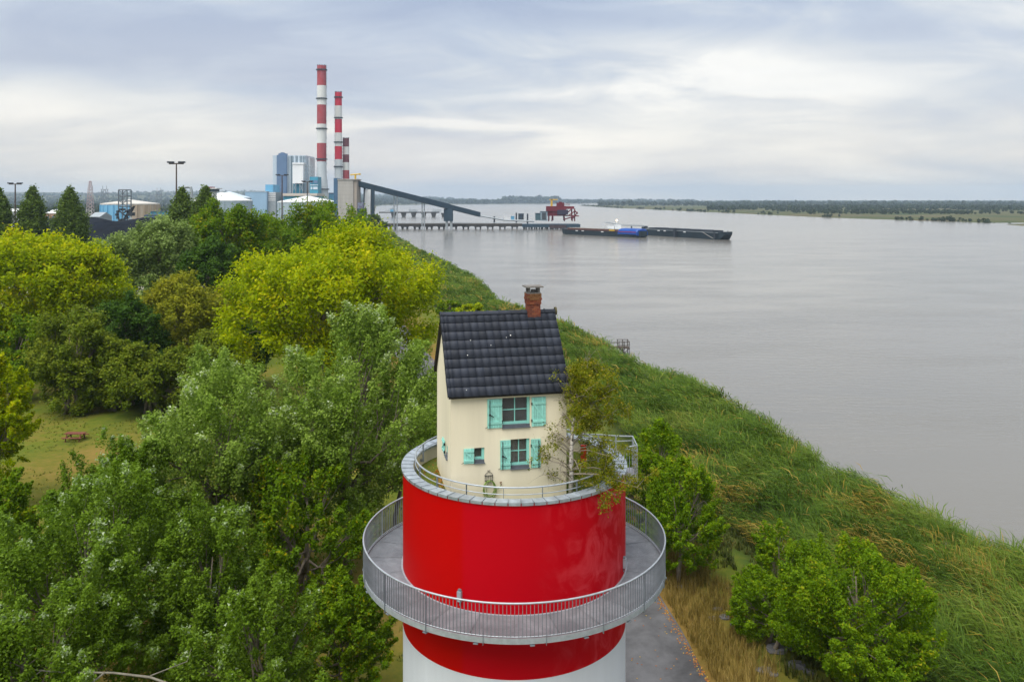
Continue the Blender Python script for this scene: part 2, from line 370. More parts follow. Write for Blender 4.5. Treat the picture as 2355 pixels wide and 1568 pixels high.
MB().lathe(TX, TY, [(TR - .004, -0.3), (TR - .004, 4.2)], 128).build('red_band', RED, tower, True)
MB().lathe(TX, TY, [(3.68, RIM), (3.68, FLOOR - .05)], 96).build('parapet', CREAM2, tower, True)
def terrace_mat():
    m = mat('terrace_grass', (0.06, 0.10, 0.015), 0.95, 0.1, var=0.4, vscale=9, col2=(0.115, 0.115, 0.02), bump=0.6, bscale=60); return m
MB().lathe(TX, TY, [(0.001, FLOOR), (3.69, FLOOR)], 64).build('terrace', terrace_mat(), tower)
NC = 62
for i in range(NC):          # zinc coping, one sheet after the other
    a0 = 2*math.pi*i/NC + 0.004; a1 = 2*math.pi*(i+1)/NC - 0.004; dz = random.uniform(-.003, .004)
    prof = [(4.05, RIM - 0.055), (4.06, RIM + .045 + dz), (3.63, RIM + 0.02 + dz), (3.63, RIM - 0.06)]
    m = MB(); k = 2
    for s in range(k):
        b0 = a0 + (a1 - a0) * s / k; b1 = a0 + (a1 - a0) * (s + 1) / k
        c = lambda a, rz: (TX + rz[0]*math.cos(a), TY + rz[0]*math.sin(a), rz[1])
        for j in range(3): m.quad(c(b0, prof[j]), c(b1, prof[j]), c(b1, prof[j+1]), c(b0, prof[j+1]))
    m.build('coping_sheet', ZINC, tower)
    a = a1 + 0.004
    cs, sn = math.cos(a), math.sin(a)
    MB().obox((TX + 3.63*cs + .008*sn, TY + 3.63*sn - .008*cs, RIM + .02), (-.016*sn, .016*cs, 0), (.43*cs, .43*sn, .024), (0, 0, .022)).build('coping_seam', ZINC, tower)
# rim railing
rim = tag(thing('rim_railing', 'low two bar steel railing around the tower top', 'railing', (TX, TY, RIM)))
def ring(r, z, rad_, n=96, a0=0, a1=2*math.pi, nn=8):
    return MB().tube([(TX + r*math.cos(a0+(a1-a0)*i/n), TY + r*math.sin(a0+(a1-a0)*i/n), z) for i in range(n+1)], rad_, nn, cap=False)
RA0, RA1 = R(-345), R(-2)
ring(3.56, 15.40, .028, 120, RA0, RA1).build('top_rail', GALV, rim, True)
ring(3.56, 15.18, .016, 120, RA0, RA1).build('mid_rail', GALV, rim, True)
for i in range(17):
    a = RA0 + (RA1 - RA0) * (i + 0.36) / 17; cs, sn = math.cos(a), math.sin(a)
    m = MB().obox((TX + 3.525*cs + .006*sn, TY + 3.525*sn - .006*cs, 14.72), (-.012*sn, .012*cs, 0), (.07*cs, .07*sn, 0), (0, 0, 0.66))
    m.obox((TX + 3.59*cs + .02*sn, TY + 3.59*sn - .02*cs, 14.72), (-.04*sn, .04*cs, 0), (.085*cs, .085*sn, 0), (0, 0, .1)); m.build('post', GALVD, rim)
# gallery
gal = thing('gallery', 'grey steel walkway ringing the red tower with barred railing', 'gallery', (TX, TY, DECK))
PLATE = mat('wet_steel_plate', (0.27, 0.28, 0.31), 0.42, 0.5, metal=0.25, var=0.25, vscale=2.2, bump=0.25, bscale=40)
def mesh_plate():
    """expanded steel flooring"""
    m = bpy.data.materials.new('steel_floor'); m.use_nodes = True; t = m.node_tree; b = t.nodes['Principled BSDF']
    tcn = N(t, 'ShaderNodeTexCoord'); n = noise(t, tcn.outputs['Object'], 1.6, 7, 0.68, 0.6); r = ramp(t, [(0.3, (0.12, 0.132, 0.15)), (0.55, (0.18, 0.195, 0.215)), (0.75, (0.26, 0.28, 0.305))]); t.links.new(n.outputs[0], r.inputs[0])
    oi = N(t, 'ShaderNodeObjectInfo'); vm = N(t, 'ShaderNodeVectorMath', operation='SCALE'); t.links.new(r.outputs[0], vm.inputs[0]); t.links.new(math_node(t, 'ADD', math_node(t, 'MULTIPLY', oi.outputs['Random'], .3), .85), vm.inputs['Scale']); t.links.new(vm.outputs[0], b.inputs['Base Color']); b.inputs['Metallic'].default_value = 0.2; b.inputs['Roughness'].default_value = 0.5
    v = N(t, 'ShaderNodeTexVoronoi', inputs={'Scale': 26.0}); t.links.new(tcn.outputs['Object'], v.inputs['Vector']); bp = N(t, 'ShaderNodeBump', inputs={'Strength': 0.35, 'Distance': 0.02}); t.links.new(v.outputs['Distance'], bp.inputs['Height']); t.links.new(bp.outputs[0], b.inputs['Normal'])
    return m
FLOORM = mesh_plate(); NP = 24
for i in range(NP):
    a0 = 2*math.pi*i/NP + .002; a1 = 2*math.pi*(i+1)/NP - .002; k = 4; m = MB(); d = random.uniform(0, .004)
    for s in range(k):
        b0 = a0 + (a1-a0)*s/k; b1 = a0 + (a1-a0)*(s+1)/k
        c = lambda a, r_, z: (TX + r_*math.cos(a), TY + r_*math.sin(a), z)
        m.quad(c(b0, 4.03, DECK+d), c(b0, DR-.03, DECK+d), c(b1, DR-.03, DECK+d), c(b1, 4.03, DECK+d)); m.quad(c(b0, 4.03, DECK-.03), c(b1, 4.03, DECK-.03), c(b1, DR-.03, DECK-.03), c(b0, DR-.03, DECK-.03))
    m.build('floor_plate', FLOORM, gal)
MB().lathe(TX, TY, [(DR-.02, DECK-.14), (DR+.015, DECK-.14), (DR+.015, DECK+.03), (DR-.02, DECK+.03), (DR-.02, DECK-.14)], 128).build('edge_beam', GALV, gal, False)
MB().lathe(TX, TY, [(4.004, DECK-.12), (4.06, DECK-.12), (4.06, DECK+.015), (4.004, DECK+.015)], 128).build('wall_angle', GALV, gal)
beam = MB().box(4.0, DR-.03, -.04, .04, DECK-.17, DECK-.035).box(4.0, DR+.05, -.07, .07, DECK-.19, DECK-.17)
bo = None
for i in range(20):
    a = 2*math.pi*(i+.31)/20
    if bo is None:
        bo = beam.build('support_beam', GALVD); bm_ = bo.data; bm_.transform(Matrix.Translation((0, 0, -DECK))); bo.parent = gal
    else: bo = link('support_beam', bm_, gal)
    bo.rotation_euler = (0, 0, a)
ring(DR, DECK + 1.06, .03, 128).build('handrail', GALV, gal, True)
ring(DR, DECK + .075, .016, 128).build('bottom_rail', GALV, gal, True)
NB = 288; balm = None
for i in range(NB):
    a = 2*math.pi*i/NB; cs, sn = math.cos(a), math.sin(a); post = i % 16 == 0
    if post:
        MB().obox((TX + (DR-.012)*cs + .006*sn, TY + (DR-.012)*sn - .006*cs, DECK - .2), (-.012*sn, .012*cs, 0), (.06*cs, .06*sn, 0), (0, 0, 1.25)).build('railing_post', GALVD, gal)
    else:
        if balm is None:
            o = MB().box(-.012, .012, -.009, .009, .06, 1.05).build('baluster', GALVD); balm = o.data; o.parent = gal
        else: o = link('baluster', balm, gal)
        o.location = (DR*cs, DR*sn, 0); o.rotation_euler = (0, 0, a)
# wall lamps on the red wall
def wall_lamp(px, zc_, label):
    u = (px - 1177) / FPX; a = math.atan2(-1, 0)
    # point on the near side of the cylinder along this column
    A = u*u + 1; B = -2*(TX*u + TY); C_ = TX*TX + TY*TY - TR*TR; D_ = max(0, B*B - 4*A*C_)
    Y = (-B - math.sqrt(D_)) / (2*A); x = u * Y; n = Vector((x - TX, Y - TY, 0)).normalized(); s = Vector((-n.y, n.x, 0))
    t_ = thing('wall_lamp', label, 'lamp', (x, Y, zc_), 'lamps on the tower wall')
    c = Vector((x, Y, zc_))
    MB().obox(c - s*.07 - Vector((0, 0, .16)) - n*.02, s*.14, n*.12, (0, 0, .32)).build('housing', GALV, t_)
    MB().obox(c - s*.05 + Vector((0, 0, .16)) - n*.02, s*.10, n*.09, (0, 0, .06)).build('cap', GALVD, t_)
    MB().obox(c - s*.02 - Vector((0, 0, .3)) - n*.01, s*.04, n*.04, (0, 0, .14)).build('conduit', GALVD, t_)
wall_lamp(1058, DECK + .42, 'grey lamp box on the red wall above the front walkway')
wall_lamp(1433, DECK + .42, 'grey lamp box on the right edge of the red wall')
# stair landing at the back right
land = thing('stair_landing', 'steel barred landing beside the birch at the tower rim', 'landing', (4.25, 29.1, 14.5))
MB().box(3.98, 4.50, 28.60, 29.65, 14.52, 14.60).box(3.98, 4.52, 28.58, 28.62, 14.40, 14.61).box(4.48, 4.53, 28.62, 29.66, 14.40, 14.51).build('platform', PLATE, land)
for (x, y, z) in ((4.49, 28.61, 15.74), (4.49, 29.64, 15.76), (3.9, 29.9, 15.7), (3.3, 30.4, 15.6)): MB().box(x-.025, x+.025, y-.025, y+.025, 14.5, z).build('landing_post', GALV, land)
MB().tube([(4.12, 28.61, 15.68), (4.49, 28.61, 15.74), (4.49, 29.64, 15.76), (3.9, 29.9, 15.7), (3.3, 30.4, 15.6), (2.7, 30.8, 15.5)], .028, 6).build('handrail', GALV, land)
MB().tube([(4.0, 28.61, 15.66), (4.49, 28.61, 15.52), (4.49, 29.64, 15.6), (3.9, 29.9, 15.5), (3.3, 30.4, 15.45), (2.7, 30.8, 15.4)], .02, 6).build('mid_rail', GALV, land)
for i in range(9):
    y = 28.7 + i * .105; MB().box(4.482, 4.498, y-.009, y+.009, 14.6, 15.58).build('landing_bar', GALV, land)
for i in range(5):
    x = 4.03 + i * .095; MB().box(x-.009, x+.009, 28.602, 28.618, 14.6, 15.5).build('landing_bar', GALV, land)
for i in range(14):
    f = i/13; x = 3.9 - 1.2*f; y = 29.9 + .9*f; MB().box(x-.009, x+.009, y-.009, y+.009, 14.6, 15.48 - .08*f).build('landing_bar', GALV, land)
gp = MB().box(2.56, 2.78, 29.7, 29.76, FLOOR + .06, FLOOR + .82).box(2.55, 2.79, 29.69, 29.77, FLOOR + .82, FLOOR + .86).box(2.62, 2.72, 29.71, 29.75, FLOOR, FLOOR + .06).build('terrace_panel', mat('red_panel', (0.55, .012, .015), .45, .3, var=.1))
tag(gp, 'narrow red panel standing behind the birch on the terrace', 'panel')

# ------------------------------------------------------------------ the little house on top
HA = math.atan2(.208, .978); a_ = Vector((math.cos(HA), math.sin(HA), 0)); d_ = Vector((-math.sin(HA), math.cos(HA), 0)); H0 = Vector((-2.0, 26.14, 0))
HW, HD, EAVE, APEX = 3.926, 3.95, 18.30, 20.52
def h(t_, dep, z): q = H0 + a_ * t_ + d_ * dep; return Vector((q.x, q.y, z))
house = thing('house', 'small cream house with black tiled roof on top of the tower', 'house', tuple(h(HW/2, HD/2, FLOOR)))
def holed(m, f, t0, t1, z0, z1, holes, dep):
    """wall sheet f(t, depth, z) with openings and reveals"""
    ts = sorted({t0, t1, *[x for q in holes for x in q[:2]]}); zs = sorted({z0, z1, *[x for q in holes for x in q[2:]]})
    for i in range(len(ts)-1):
        for j in range(len(zs)-1):
            tm, zm = (ts[i]+ts[i+1])/2, (zs[j]+zs[j+1])/2
            if any(q[0] < tm < q[1] and q[2] < zm < q[3] for q in holes): continue
            m.quad(f(ts[i], 0, zs[j]), f(ts[i+1], 0, zs[j]), f(ts[i+1], 0, zs[j+1]), f(ts[i], 0, zs[j+1]))
            m.quad(f(ts[i], dep, zs[j]), f(ts[i], dep, zs[j+1]), f(ts[i+1], dep, zs[j+1]), f(ts[i+1], dep, zs[j]))
    for (p, q, r_, s) in holes:
        m.quad(f(p,0,r_), f(p,dep,r_), f(p,dep,s), f(p,0,s)); m.quad(f(q,0,r_), f(q,0,s), f(q,dep,s), f(q,dep,r_))
        m.quad(f(p,0,s), f(p,dep,s), f(q,dep,s), f(q,0,s)); m.quad(f(p,0,r_), f(q,0,r_), f(q,dep,r_), f(p,dep,r_))
W1 = (1.713, 2.66, 16.96, 17.965); W2 = (2.0, 2.645, 15.58, 16.57); W3 = (.771, 1.112, 15.86, 16.362); G1 = (.86, 1.43, 15.75, 16.2)
m = MB(); holed(m, h, 0, HW, FLOOR - .05, EAVE, [W1, W2, W3], .2); m.build('front_wall', CREAM, house)
gl = lambda t_, dep, z: h(dep, t_, z)
m = MB(); holed(m, gl, 0.0, HD, FLOOR - .05, EAVE, [G1], .2); m.add([h(0, 0, EAVE), h(0, HD, EAVE), h(0, HD/2, APEX - .05)], [(0, 1, 2)]); m.build('gable_wall', CREAM, house)
MB().quad(h(HW, 0, FLOOR-.05), h(HW, HD, FLOOR-.05), h(HW, HD, EAVE), h(HW, 0, EAVE)).add([h(HW, 0, EAVE), h(HW, HD, EAVE), h(HW, HD/2, APEX-.05)], [(0, 1, 2)]).build('gable_wall', CREAM, house)
MB().quad(h(0, HD, FLOOR-.05), h(HW, HD, FLOOR-.05), h(HW, HD, EAVE), h(0, HD, EAVE)).build('rear_wall', CREAM, house)
DARKROOM = mat('room_plaster', (0.35, 0.30, 0.25), .9, .1, var=.1)
MB().quad(h(.2, 2.2, FLOOR), h(HW-.2, 2.2, FLOOR), h(HW-.2, 2.2, EAVE), h(.2, 2.2, EAVE)).quad(h(.02, .21, 16.75), h(HW-.02, .21, 16.75), h(HW-.02, 2.2, 16.75), h(.02, 2.2, 16.75)).build('room_partition', DARKROOM, house)
AQUA = mat('aqua_paint', (0.27, 0.61, 0.535), .6, .25, var=.14, vscale=7, orand=.12)
AQUA2 = mat('aqua_frame', (0.24, 0.57, 0.50), .5, .3, var=.06, vscale=5)
SLATE = mat('slate_sill', (0.10, 0.115, 0.135), .6, .3, var=.2, vscale=6)
IRON = mat('black_iron', (0.015, 0.017, 0.018), .5, .4, var=.1)
GLASS = bpy.data.materials.new('window_glass'); GLASS.use_nodes = True; t = GLASS.node_tree; b = t.nodes['Principled BSDF']
b.inputs['Base Color'].default_value = (.8, .86, .86, 1); b.inputs['Roughness'].default_value = .03; b.inputs['Transmission Weight'].default_value = .9; b.inputs['IOR'].default_value = 1.45; b.inputs['Alpha'].default_value = .55
def window(f, w, cols, rows, name='window'):
    p, q, r_, s = w; fr = .045; st = .085; dp = .1
    def bx(m, t0, t1, z0, z1, e0, e1): m.obox(f(t0, e0, z0), f(t1, e0, z0) - f(t0, e0, z0), f(t0, e1, z0) - f(t0, e0, z0), (0, 0, z1 - z0))
    sill_top = r_ + .10
    m = MB(); bx(m, p+.002, p+fr*.6, sill_top, s-.002, dp, dp+.06); bx(m, q-fr*2, q-.002, sill_top, s-.002, dp-.05, dp+.06); bx(m, p+fr*.6, q-fr*2, s-fr*.5, s-.002, dp, dp+.06); bx(m, p+fr*.6, q-fr*2, sill_top, sill_top+st, dp-.012, dp+.06)
    fo = m.build(name, AQUA2, house)
    t0, t1, z0, z1 = p+fr*.6, q-fr*2, sill_top+st, s-fr*.5
    for i in range(1, cols):
        m = MB(); x = t0 + (t1-t0)*i/cols; bx(m, x-.016, x+.016, z0, z1, dp-.004, dp+.05); m.build('glazing_bar', AQUA2, fo)
    for i in range(1, rows):
        m = MB(); z = z0 + (z1-z0)*i/rows; bx(m, t0, t1, z-.015, z+.015, dp-.001, dp+.047); m.build('glazing_bar', AQUA2, fo)
    for i in range(cols):
        for j in range(rows):
            m = MB(); bx(m, t0+(t1-t0)*i/cols+.002, t0+(t1-t0)*(i+1)/cols-.002, z0+(z1-z0)*j/rows+.002, z0+(z1-z0)*(j+1)/rows-.002, dp+.02, dp+.026); m.build('pane', GLASS, fo)
    m = MB(); bx(m, p-.012, q+.012, r_-.012, r_+.012, -.055, dp); bx(m, p+.003, q-.003, r_+.014, r_+.098, .02, dp+.02); m.build('sill', SLATE, fo)
    return fo
window(h, W1, 2, 2); window(h, W2, 2, 2); window(h, W3, 1, 1); window(gl, G1, 1, 1)
CURT = mat('red_check_curtain', (0.16, 0.03, 0.03), .9, .1, var=.75, vscale=22, col2=(.30, .27, .24))
LINEN = mat('pale_curtain', (0.42, 0.38, 0.33), .9, .1, var=.25, vscale=8)
MB().obox(h(2.20, .27, 15.78), a_*.34, d_*.01, (0, 0, .72)).build('curtain', CURT, house); MB().obox(h(2.02, .262, 15.7), a_*.17, d_*.01, (0, 0, .84)).build('curtain', LINEN, house)
def shutter(f, t0, t1, z0, z1, latch, brace=True, hinge_side=1, nb=None, out=-1):
    """board-and-brace shutter lying open against the wall; out = local direction of the outside"""
    def bx(m, p, q, r_, s, e0, e1): m.obox(f(p, e0, r_), f(q, e0, r_) - f(p, e0, r_), f(p, e1, r_) - f(p, e0, r_), (0, 0, s - r_))
    m = MB(); bx(m, t0, t1, z0, z1, -.018, -.012); so_ = m.build('shutter', AQUA, house)
    n = nb or max(3, int(round((t1 - t0) / .085))); w = (t1 - t0) / n
    for i in range(n):
        m = MB(); g_ = .004; dp = random.uniform(0, .003); bx(m, t0+w*i+g_, t0+w*(i+1)-g_, z0+random.uniform(0, .004), z1, -.04-dp, -.0185); m.build('board', AQUA, so_)
    hh = z1 - z0; lz = [z0 + hh*.14, z1 - hh*.24]; lw = min(.08, hh*.12)
    for z in lz: m = MB(); bx(m, t0+.02, t1-.004, z, z+lw, -.066, -.044); m.build('ledge', AQUA, so_)
    # diagonal brace
    m = MB(); A = Vector(f(t0+.04, -.044, lz[1])); B_ = Vector(f(t1-.07, -.044, lz[0]+lw)); nrm = (Vector(f(0, -1, 0)) - Vector(f(0, 0, 0))) * .018
    wv = (Vector(f(1, 0, 0)) - Vector(f(0, 0, 0))) * .06; m.obox(A, B_ - A, wv, nrm); m.build('brace', AQUA, so_)
    hs = t1 if hinge_side > 0 else t0
    for z in (z0 + hh*.2, z0 + hh*.78): m = MB(); bx(m, hs-.012, hs+.02, z-.04, z+.045, -.06, -.01); m.build('hinge', IRON, so_)
    if latch:
        ls = t0 + .075 if hinge_side > 0 else t1 - .07
        m = MB(); bx(m, ls-.011, ls+.011, z0, z1-.03, -.092, -.068); m.build('latch_bar', IRON, so_)
        m = MB(); p = Vector(f(ls, -.1, z0 + hh*.48)); q = Vector(f(ls + .13*(1 if hinge_side > 0 else -.4), -.1, z0 + hh*.40)); m.tube([p, q], .016, 6); bx(m, ls-.03, ls+.03, z0+hh*.44, z0+hh*.5, -.1, -.07); m.build('latch_handle', IRON, so_)
    es = t0 - .03 if hinge_side > 0 else t1 - .05
    m = MB(); m.tube([f(es - .045, -.05, z0 + .01), f(es + .01, -.055, z0 + .04), f(es + .05, -.03, z0 + .045)], .009, 5); m.build('shutter_stay', IRON, so_)
shutter(h, 1.205, 1.70, 16.99, 17.95, True); shutter(h, 2.715, 3.20, 16.97, 17.94, False, hinge_side=-1)
shutter(h, 1.64, 1.99, 15.60, 16.56, True); shutter(h, 2.69, 3.02, 15.58, 16.54, True, hinge_side=-1)
shutter(h, .415, .758, 15.87, 16.36, False); shutter(gl, 1.46, 2.02, 15.74, 16.2, False, hinge_side=-1)
# iron hose holder, hose, tap
hk = thing('hose_holder', 'scrolled black iron hose holder on the house front wall', 'hose holder', tuple(h(1.255, -.03, 15.25)))
m = MB(); zb = 15.24
for x in (1.13, 1.19, 1.255, 1.32, 1.38): m.tube([h(x, -.03, zb), h(x, -.03, 15.43)], .009, 5)
m.build('bars', IRON, hk)
m = MB(); m.tube([h(1.11, -.03, 15.43), h(1.40, -.03, 15.43)], .012, 5); m.tube([h(1.12, -.03, 15.27), h(1.39, -.03, 15.27)], .012, 5); m.build('rails', IRON, hk)
m = MB()
for s in (-1, 1):
    m.tube([h(1.255 + s*.14, -.03, 15.43), h(1.255 + s*.10, -.03, 15.5), h(1.255 + s*.03, -.03, 15.545), h(1.255, -.03, 15.58), h(1.255 + s*.03, -.03, 15.605), h(1.255 + s*.05, -.03, 15.585)], .008, 5)
    for x in (.04, .1): m.tube([h(1.255 + s*x, -.03, 15.27), h(1.255 + s*x, -.1, 15.25), h(1.255 + s*x, -.12, 15.29)], .008, 5)
m.build('scrolls', IRON, hk)
HOSE = mat('green_hose', (.17, .26, .05), .5, .4, var=.15)
m = MB()
for k in range(5):
    rx = .185 + .02*k*math.sin(k); rz = .24 + .018*((k*7) % 5); cz = 15.28 - rz
    m.tube([h(1.255 + rx*math.sin(t_*math.pi/14) + .01*k, -.06 - .012*k, cz + rz*math.cos(t_*math.pi/14)) for t_ in range(29)], .011, 5, cap=False)
m.tube([h(1.44, -.07, 15.05), h(1.52, -.07, 14.96), h(1.62, -.07, 15.02), h(1.655, -.06, 15.1)], .011, 5)
tag(m.build('garden_hose', HOSE, None, True), 'coiled green garden hose hanging on the iron holder', 'hose')
m = MB().tube([h(1.655, 0, 15.15), h(1.655, -.09, 15.15), h(1.655, -.1, 15.09)], .018, 6).tube([h(1.655, -.07, 15.15), h(1.655, -.07, 15.2)], .01, 6).tube([h(1.62, -.07, 15.2), h(1.69, -.07, 15.2)], .014, 6)
tag(m.build('water_tap', mat('brass', (.16, .08, .03), .5, .5, metal=.6)), 'small brass tap on the house wall right of the hose', 'tap')
# roof
OV, VG = .16, .10
ROOFD = mat('roof_timber', (0.03, 0.028, 0.026), .8, .2)
TILE = mat('black_glazed_tile', (0.027, 0.033, 0.048), .55, .25, var=.45, vscale=1.6, orand=.28, bump=.05, bscale=30)
slope_run = HD/2 + OV; eave_z = EAVE - OV * (APEX - EAVE) / (HD/2); SL = math.hypot(slope_run, APEX - eave_z)
m = MB()
for side in (0, 1):
    fd = (lambda r_: -OV + r_) if side == 0 else (lambda r_: HD + OV - r_)
    for k, zz in ((0, 0), ):
        A = [h(-VG, fd(0), eave_z), h(HW+VG, fd(0), eave_z), h(HW+VG, fd(slope_run), APEX), h(-VG, fd(slope_run), APEX)]
        m.quad(*[v + Vector((0, 0, .0)) for v in A]); m.quad(*[v - Vector((0, 0, .07)) for v in A])
        for x in (0, 1, 2, 3): p, q = A[x], A[(x+1) % 4]; m.quad(p, q, q - Vector((0, 0, .07)), p - Vector((0, 0, .07)))
roof = m.build('roof', ROOFD, house)
NR, NCOL = 9, 16; tw = (HW + 2*VG) / NCOL; tl = SL / NR
def tile_mesh(verge=False):
    prof = [(-.02, .014), (.03, .015), (.07, .02), (.11, .0225), (.16, .021), (.22, .016), (tw - .03, .010), (tw - .012, .004), (tw + .002, .024), (tw + .012, .016)]
    if verge: prof = [(-.03, -.10), (-.028, .02), (.02, .03), (.06, .03), (.075, .016), (.11, .016), (.125, .03), (.16, .032), (.22, .02), (tw - .012, .012), (tw + .01, .022)]
    m = MB(); ov = .05; L0, L1 = -.01, tl + ov; n = len(prof)
    lift0, lift1 = .032, .0
    vs_ = [(x, L0 - .012 * math.sin(max(0, min(1, x / tw)) * math.pi), z + lift0) for x, z in prof] + [(x, L1, z + lift1) for x, z in prof] + [(x, L0 - .012 * math.sin(max(0, min(1, x / tw)) * math.pi), z + lift0 - .024) for x, z in prof]
    fs = [(i, i+1, n+i+1, n+i) for i in range(n-1)] + [(2*n+i, 2*n+i+1, i+1, i) for i in range(n-1)]
    m.add(vs_, fs); o_ = m.build('roof_tile', TILE); me_ = o_.data; bpy.data.objects.remove(o_); me_.polygons.foreach_set('use_smooth', [i < n-1 for i in range(len(fs))]); return me_
TM, TMV = tile_mesh(), tile_mesh(True)
for side in (0, 1):
    up = ((d_ if side == 0 else -d_) * slope_run + Vector((0, 0, APEX - eave_z))).normalized(); ax = a_ if side == 0 else -a_; nn = ax.cross(up)
    org = h(-VG, -OV, eave_z) if side == 0 else h(HW + VG, HD + OV, eave_z)
    for r_ in range(NR):
        for c in range(NCOL):
            o = link('roof_tile', TMV if c == 0 else TM, roof); j = random.uniform
            p = org + ax * (tw * c + j(-.003, .003)) + up * (tl * r_ - .015 + j(-.005, .005)) + nn * (.004 + j(0, .004))
            M = Matrix((ax, up, nn)).transposed().to_4x4(); M = Matrix.Translation(p - wloc(roof)) @ M @ Matrix.Rotation(j(-.008, .008), 4, 'Z') @ Matrix.Rotation(j(-.006, .006), 4, 'Y'); o.matrix_local = M
NRG = 10; rl = (HW + 2*VG + .06) / NRG
for i in range(NRG):
    x0 = -VG - .03 + rl*i; m = MB(); n = 8; sec = []
    for (x, r_) in ((x0, .135), (x0 + .04, .135), (x0 + .042, .118), (x0 + rl + .03, .11)):
        sec.append([h(x, HD/2 + r_*math.cos(math.pi*k/n)*1.05, APEX - .035 + r_*math.sin(math.pi*k/n)) for k in range(n+1)])
    for s in range(3):
        for k in range(n): m.quad(sec[s][k], sec[s+1][k], sec[s+1][k+1], sec[s][k+1])
    m.add(sec[0], [tuple(range(n+1))]); m.build('ridge_tile', TILE, roof)
MB().tube([h(HW + VG + .02, HD/2, APEX - .0), h(HW + VG + .08, HD/2, APEX)], .15, 12).build('ridge_end', mat('lichen_tile', (.09, .08, .04), .8, .2, var=.4, vscale=12), roof)
DROP = mat('bird_dropping', (.75, .75, .72), .9)
up = (d_ * slope_run + Vector((0, 0, APEX - eave_z))).normalized(); nn = a_.cross(up)
for (tx, sy, r_) in ((.93, 2.08, .014), (2.36, 2.22, .02), (2.2, 2.14, .011), (1.62, 1.85, .012), (.77, 1.5, .016), (.6, .2, .012)):
    p = h(-VG, -OV, eave_z) + a_*tx + up*sy + nn*.058; m = MB(); m.tube([p - nn*.01, p + nn*.01], r_, 7); m.build('bird_dropping', DROP, roof)
# chimney, brick by brick

MORT = mat('mortar', (.27, .22, .18), .95, .1, var=.15, vscale=20)
CT, CW_, CD_ = 3.0, .47, .43; ct0 = CT; cd0 = HD/2 - CD_/2
chim = MB().obox(h(ct0 + .012, cd0 + .012, 20.0), a_*(CW_-.024), d_*(CD_-.024), (0, 0, 21.19 - 20.0)).build('chimney', MORT, house)
BR = [mat('brick_red', (.19, .058, .034), .85, .15, var=.25, vscale=14), mat('brick_orange', (.23, .08, .042), .85, .15, var=.25, vscale=14), mat('brick_dark', (.14, .048, .032), .85, .15, var=.3, vscale=14), mat('brick_brown', (.17, .085, .04), .9, .1, var=.35, vscale=14)]
cz0, chh, nco = 20.28, .076, 12
for r_ in range(nco):
    z = cz0 + r_*chh; proud = .0 if r_ < 7 else (.025 if r_ < 9 else .045 if r_ < 10 else .03)
    zz0 = z + .004; zz1 = z + chh - .004
    L0 = -proud; T1 = CW_ + proud; D0 = -proud; D1 = CD_ + proud
    nb = 3; off = (.5 if r_ % 2 else 0); w = (T1 - L0) / nb
    cuts = [L0] + [L0 + w*(i + off) for i in range(nb + 1) if L0 + .05 < L0 + w*(i + off) < T1 - .05] + [T1]
    for p, q in zip(cuts[:-1], cuts[1:]):
        for e0, e1 in ((D0, D0 + .1), (D1 - .1, D1)):
            MB().obox(h(ct0 + p + .004, cd0 + e0, zz0), a_*(q - p - .008), d_*(e1 - e0), (0, 0, zz1 - zz0)).build('brick', BR[3] if r_ >= 9 and random.random() < .5 else random.choice(BR[:3]), chim)
    cuts2 = [D0 + .104, D0 + .104 + (D1 - D0 - .208) * (.5 if r_ % 2 else .35), D1 - .104]
    for p, q in zip(cuts2[:-1], cuts2[1:]):
        for e0, e1 in ((L0, L0 + .1), (T1 - .1, T1)):
            MB().obox(h(ct0 + e0, cd0 + p + .004, zz0), a_*(e1 - e0), d_*(q - p - .008), (0, 0, zz1 - zz0)).build('brick', random.choice(BR[:3]), chim)
CONC = mat('weathered_concrete', (.17, .16, .15), .9, .2, var=.3, vscale=7)
ztop = cz0 + nco*chh
MB().obox(h(ct0 - .02, cd0 - .02, ztop), a_*(CW_+.04), d_*(CD_+.04), (0, 0, .03)).build('chimney_crown', CONC, chim)
for (x, y) in ((.02, .02), (CW_-.09, .02), (.02, CD_-.09), (CW_-.09, CD_-.09)): MB().obox(h(ct0 + x, cd0 + y, ztop + .03), a_*.07, d_*.07, (0, 0, .19)).build('cap_post', CONC, chim)
MB().obox(h(ct0 - .09, cd0 - .09, ztop + .22), a_*(CW_+.18), d_*(CD_+.18), (0, 0, .045)).build('cap_slab', CONC, chim)
MB().obox(h(ct0 + .17, cd0 + .15, ztop + .03), a_*.15, d_*.15, (0, 0, .1)).build('flue', CONC, chim)
# fallen leaves on the terrace
lp = []; tn = []
for i in range(420):
    a = random.uniform(R(150), R(262)); r_ = 3.62 - abs(random.gauss(0, .35)) if random.random() < .5 else random.uniform(2.4, 3.6); x, y = TX + r_*math.cos(a), TY + r_*math.sin(a)
    if random.random() < .6: q = h(-.02 - abs(random.gauss(0, .12)), random.uniform(0, 3.5), 0); x, y = q.x, q.y
    c = np.array([x, y, FLOOR + .012 + random.random()*.02]); e = unit(rng.normal(size=3) * (1, 1, .25)) * .035; f2 = unit(np.cross(e, [0, 0, 1]) + rng.normal(size=3)*.2) * .022
    lp += [c - e, c + f2, c + e, c - f2]; tn += [random.random()]*4
o = quad_mesh('fallen_leaves', np.array(lp), leaf_mat('dead_leaf', [(0, (.25, .07, .015)), (.6, (.35, .14, .03)), (1, (.4, .3, .06))], .1), tn); tag(o, 'orange fallen leaves scattered on the terrace grass', 'fallen leaves', kind='stuff')

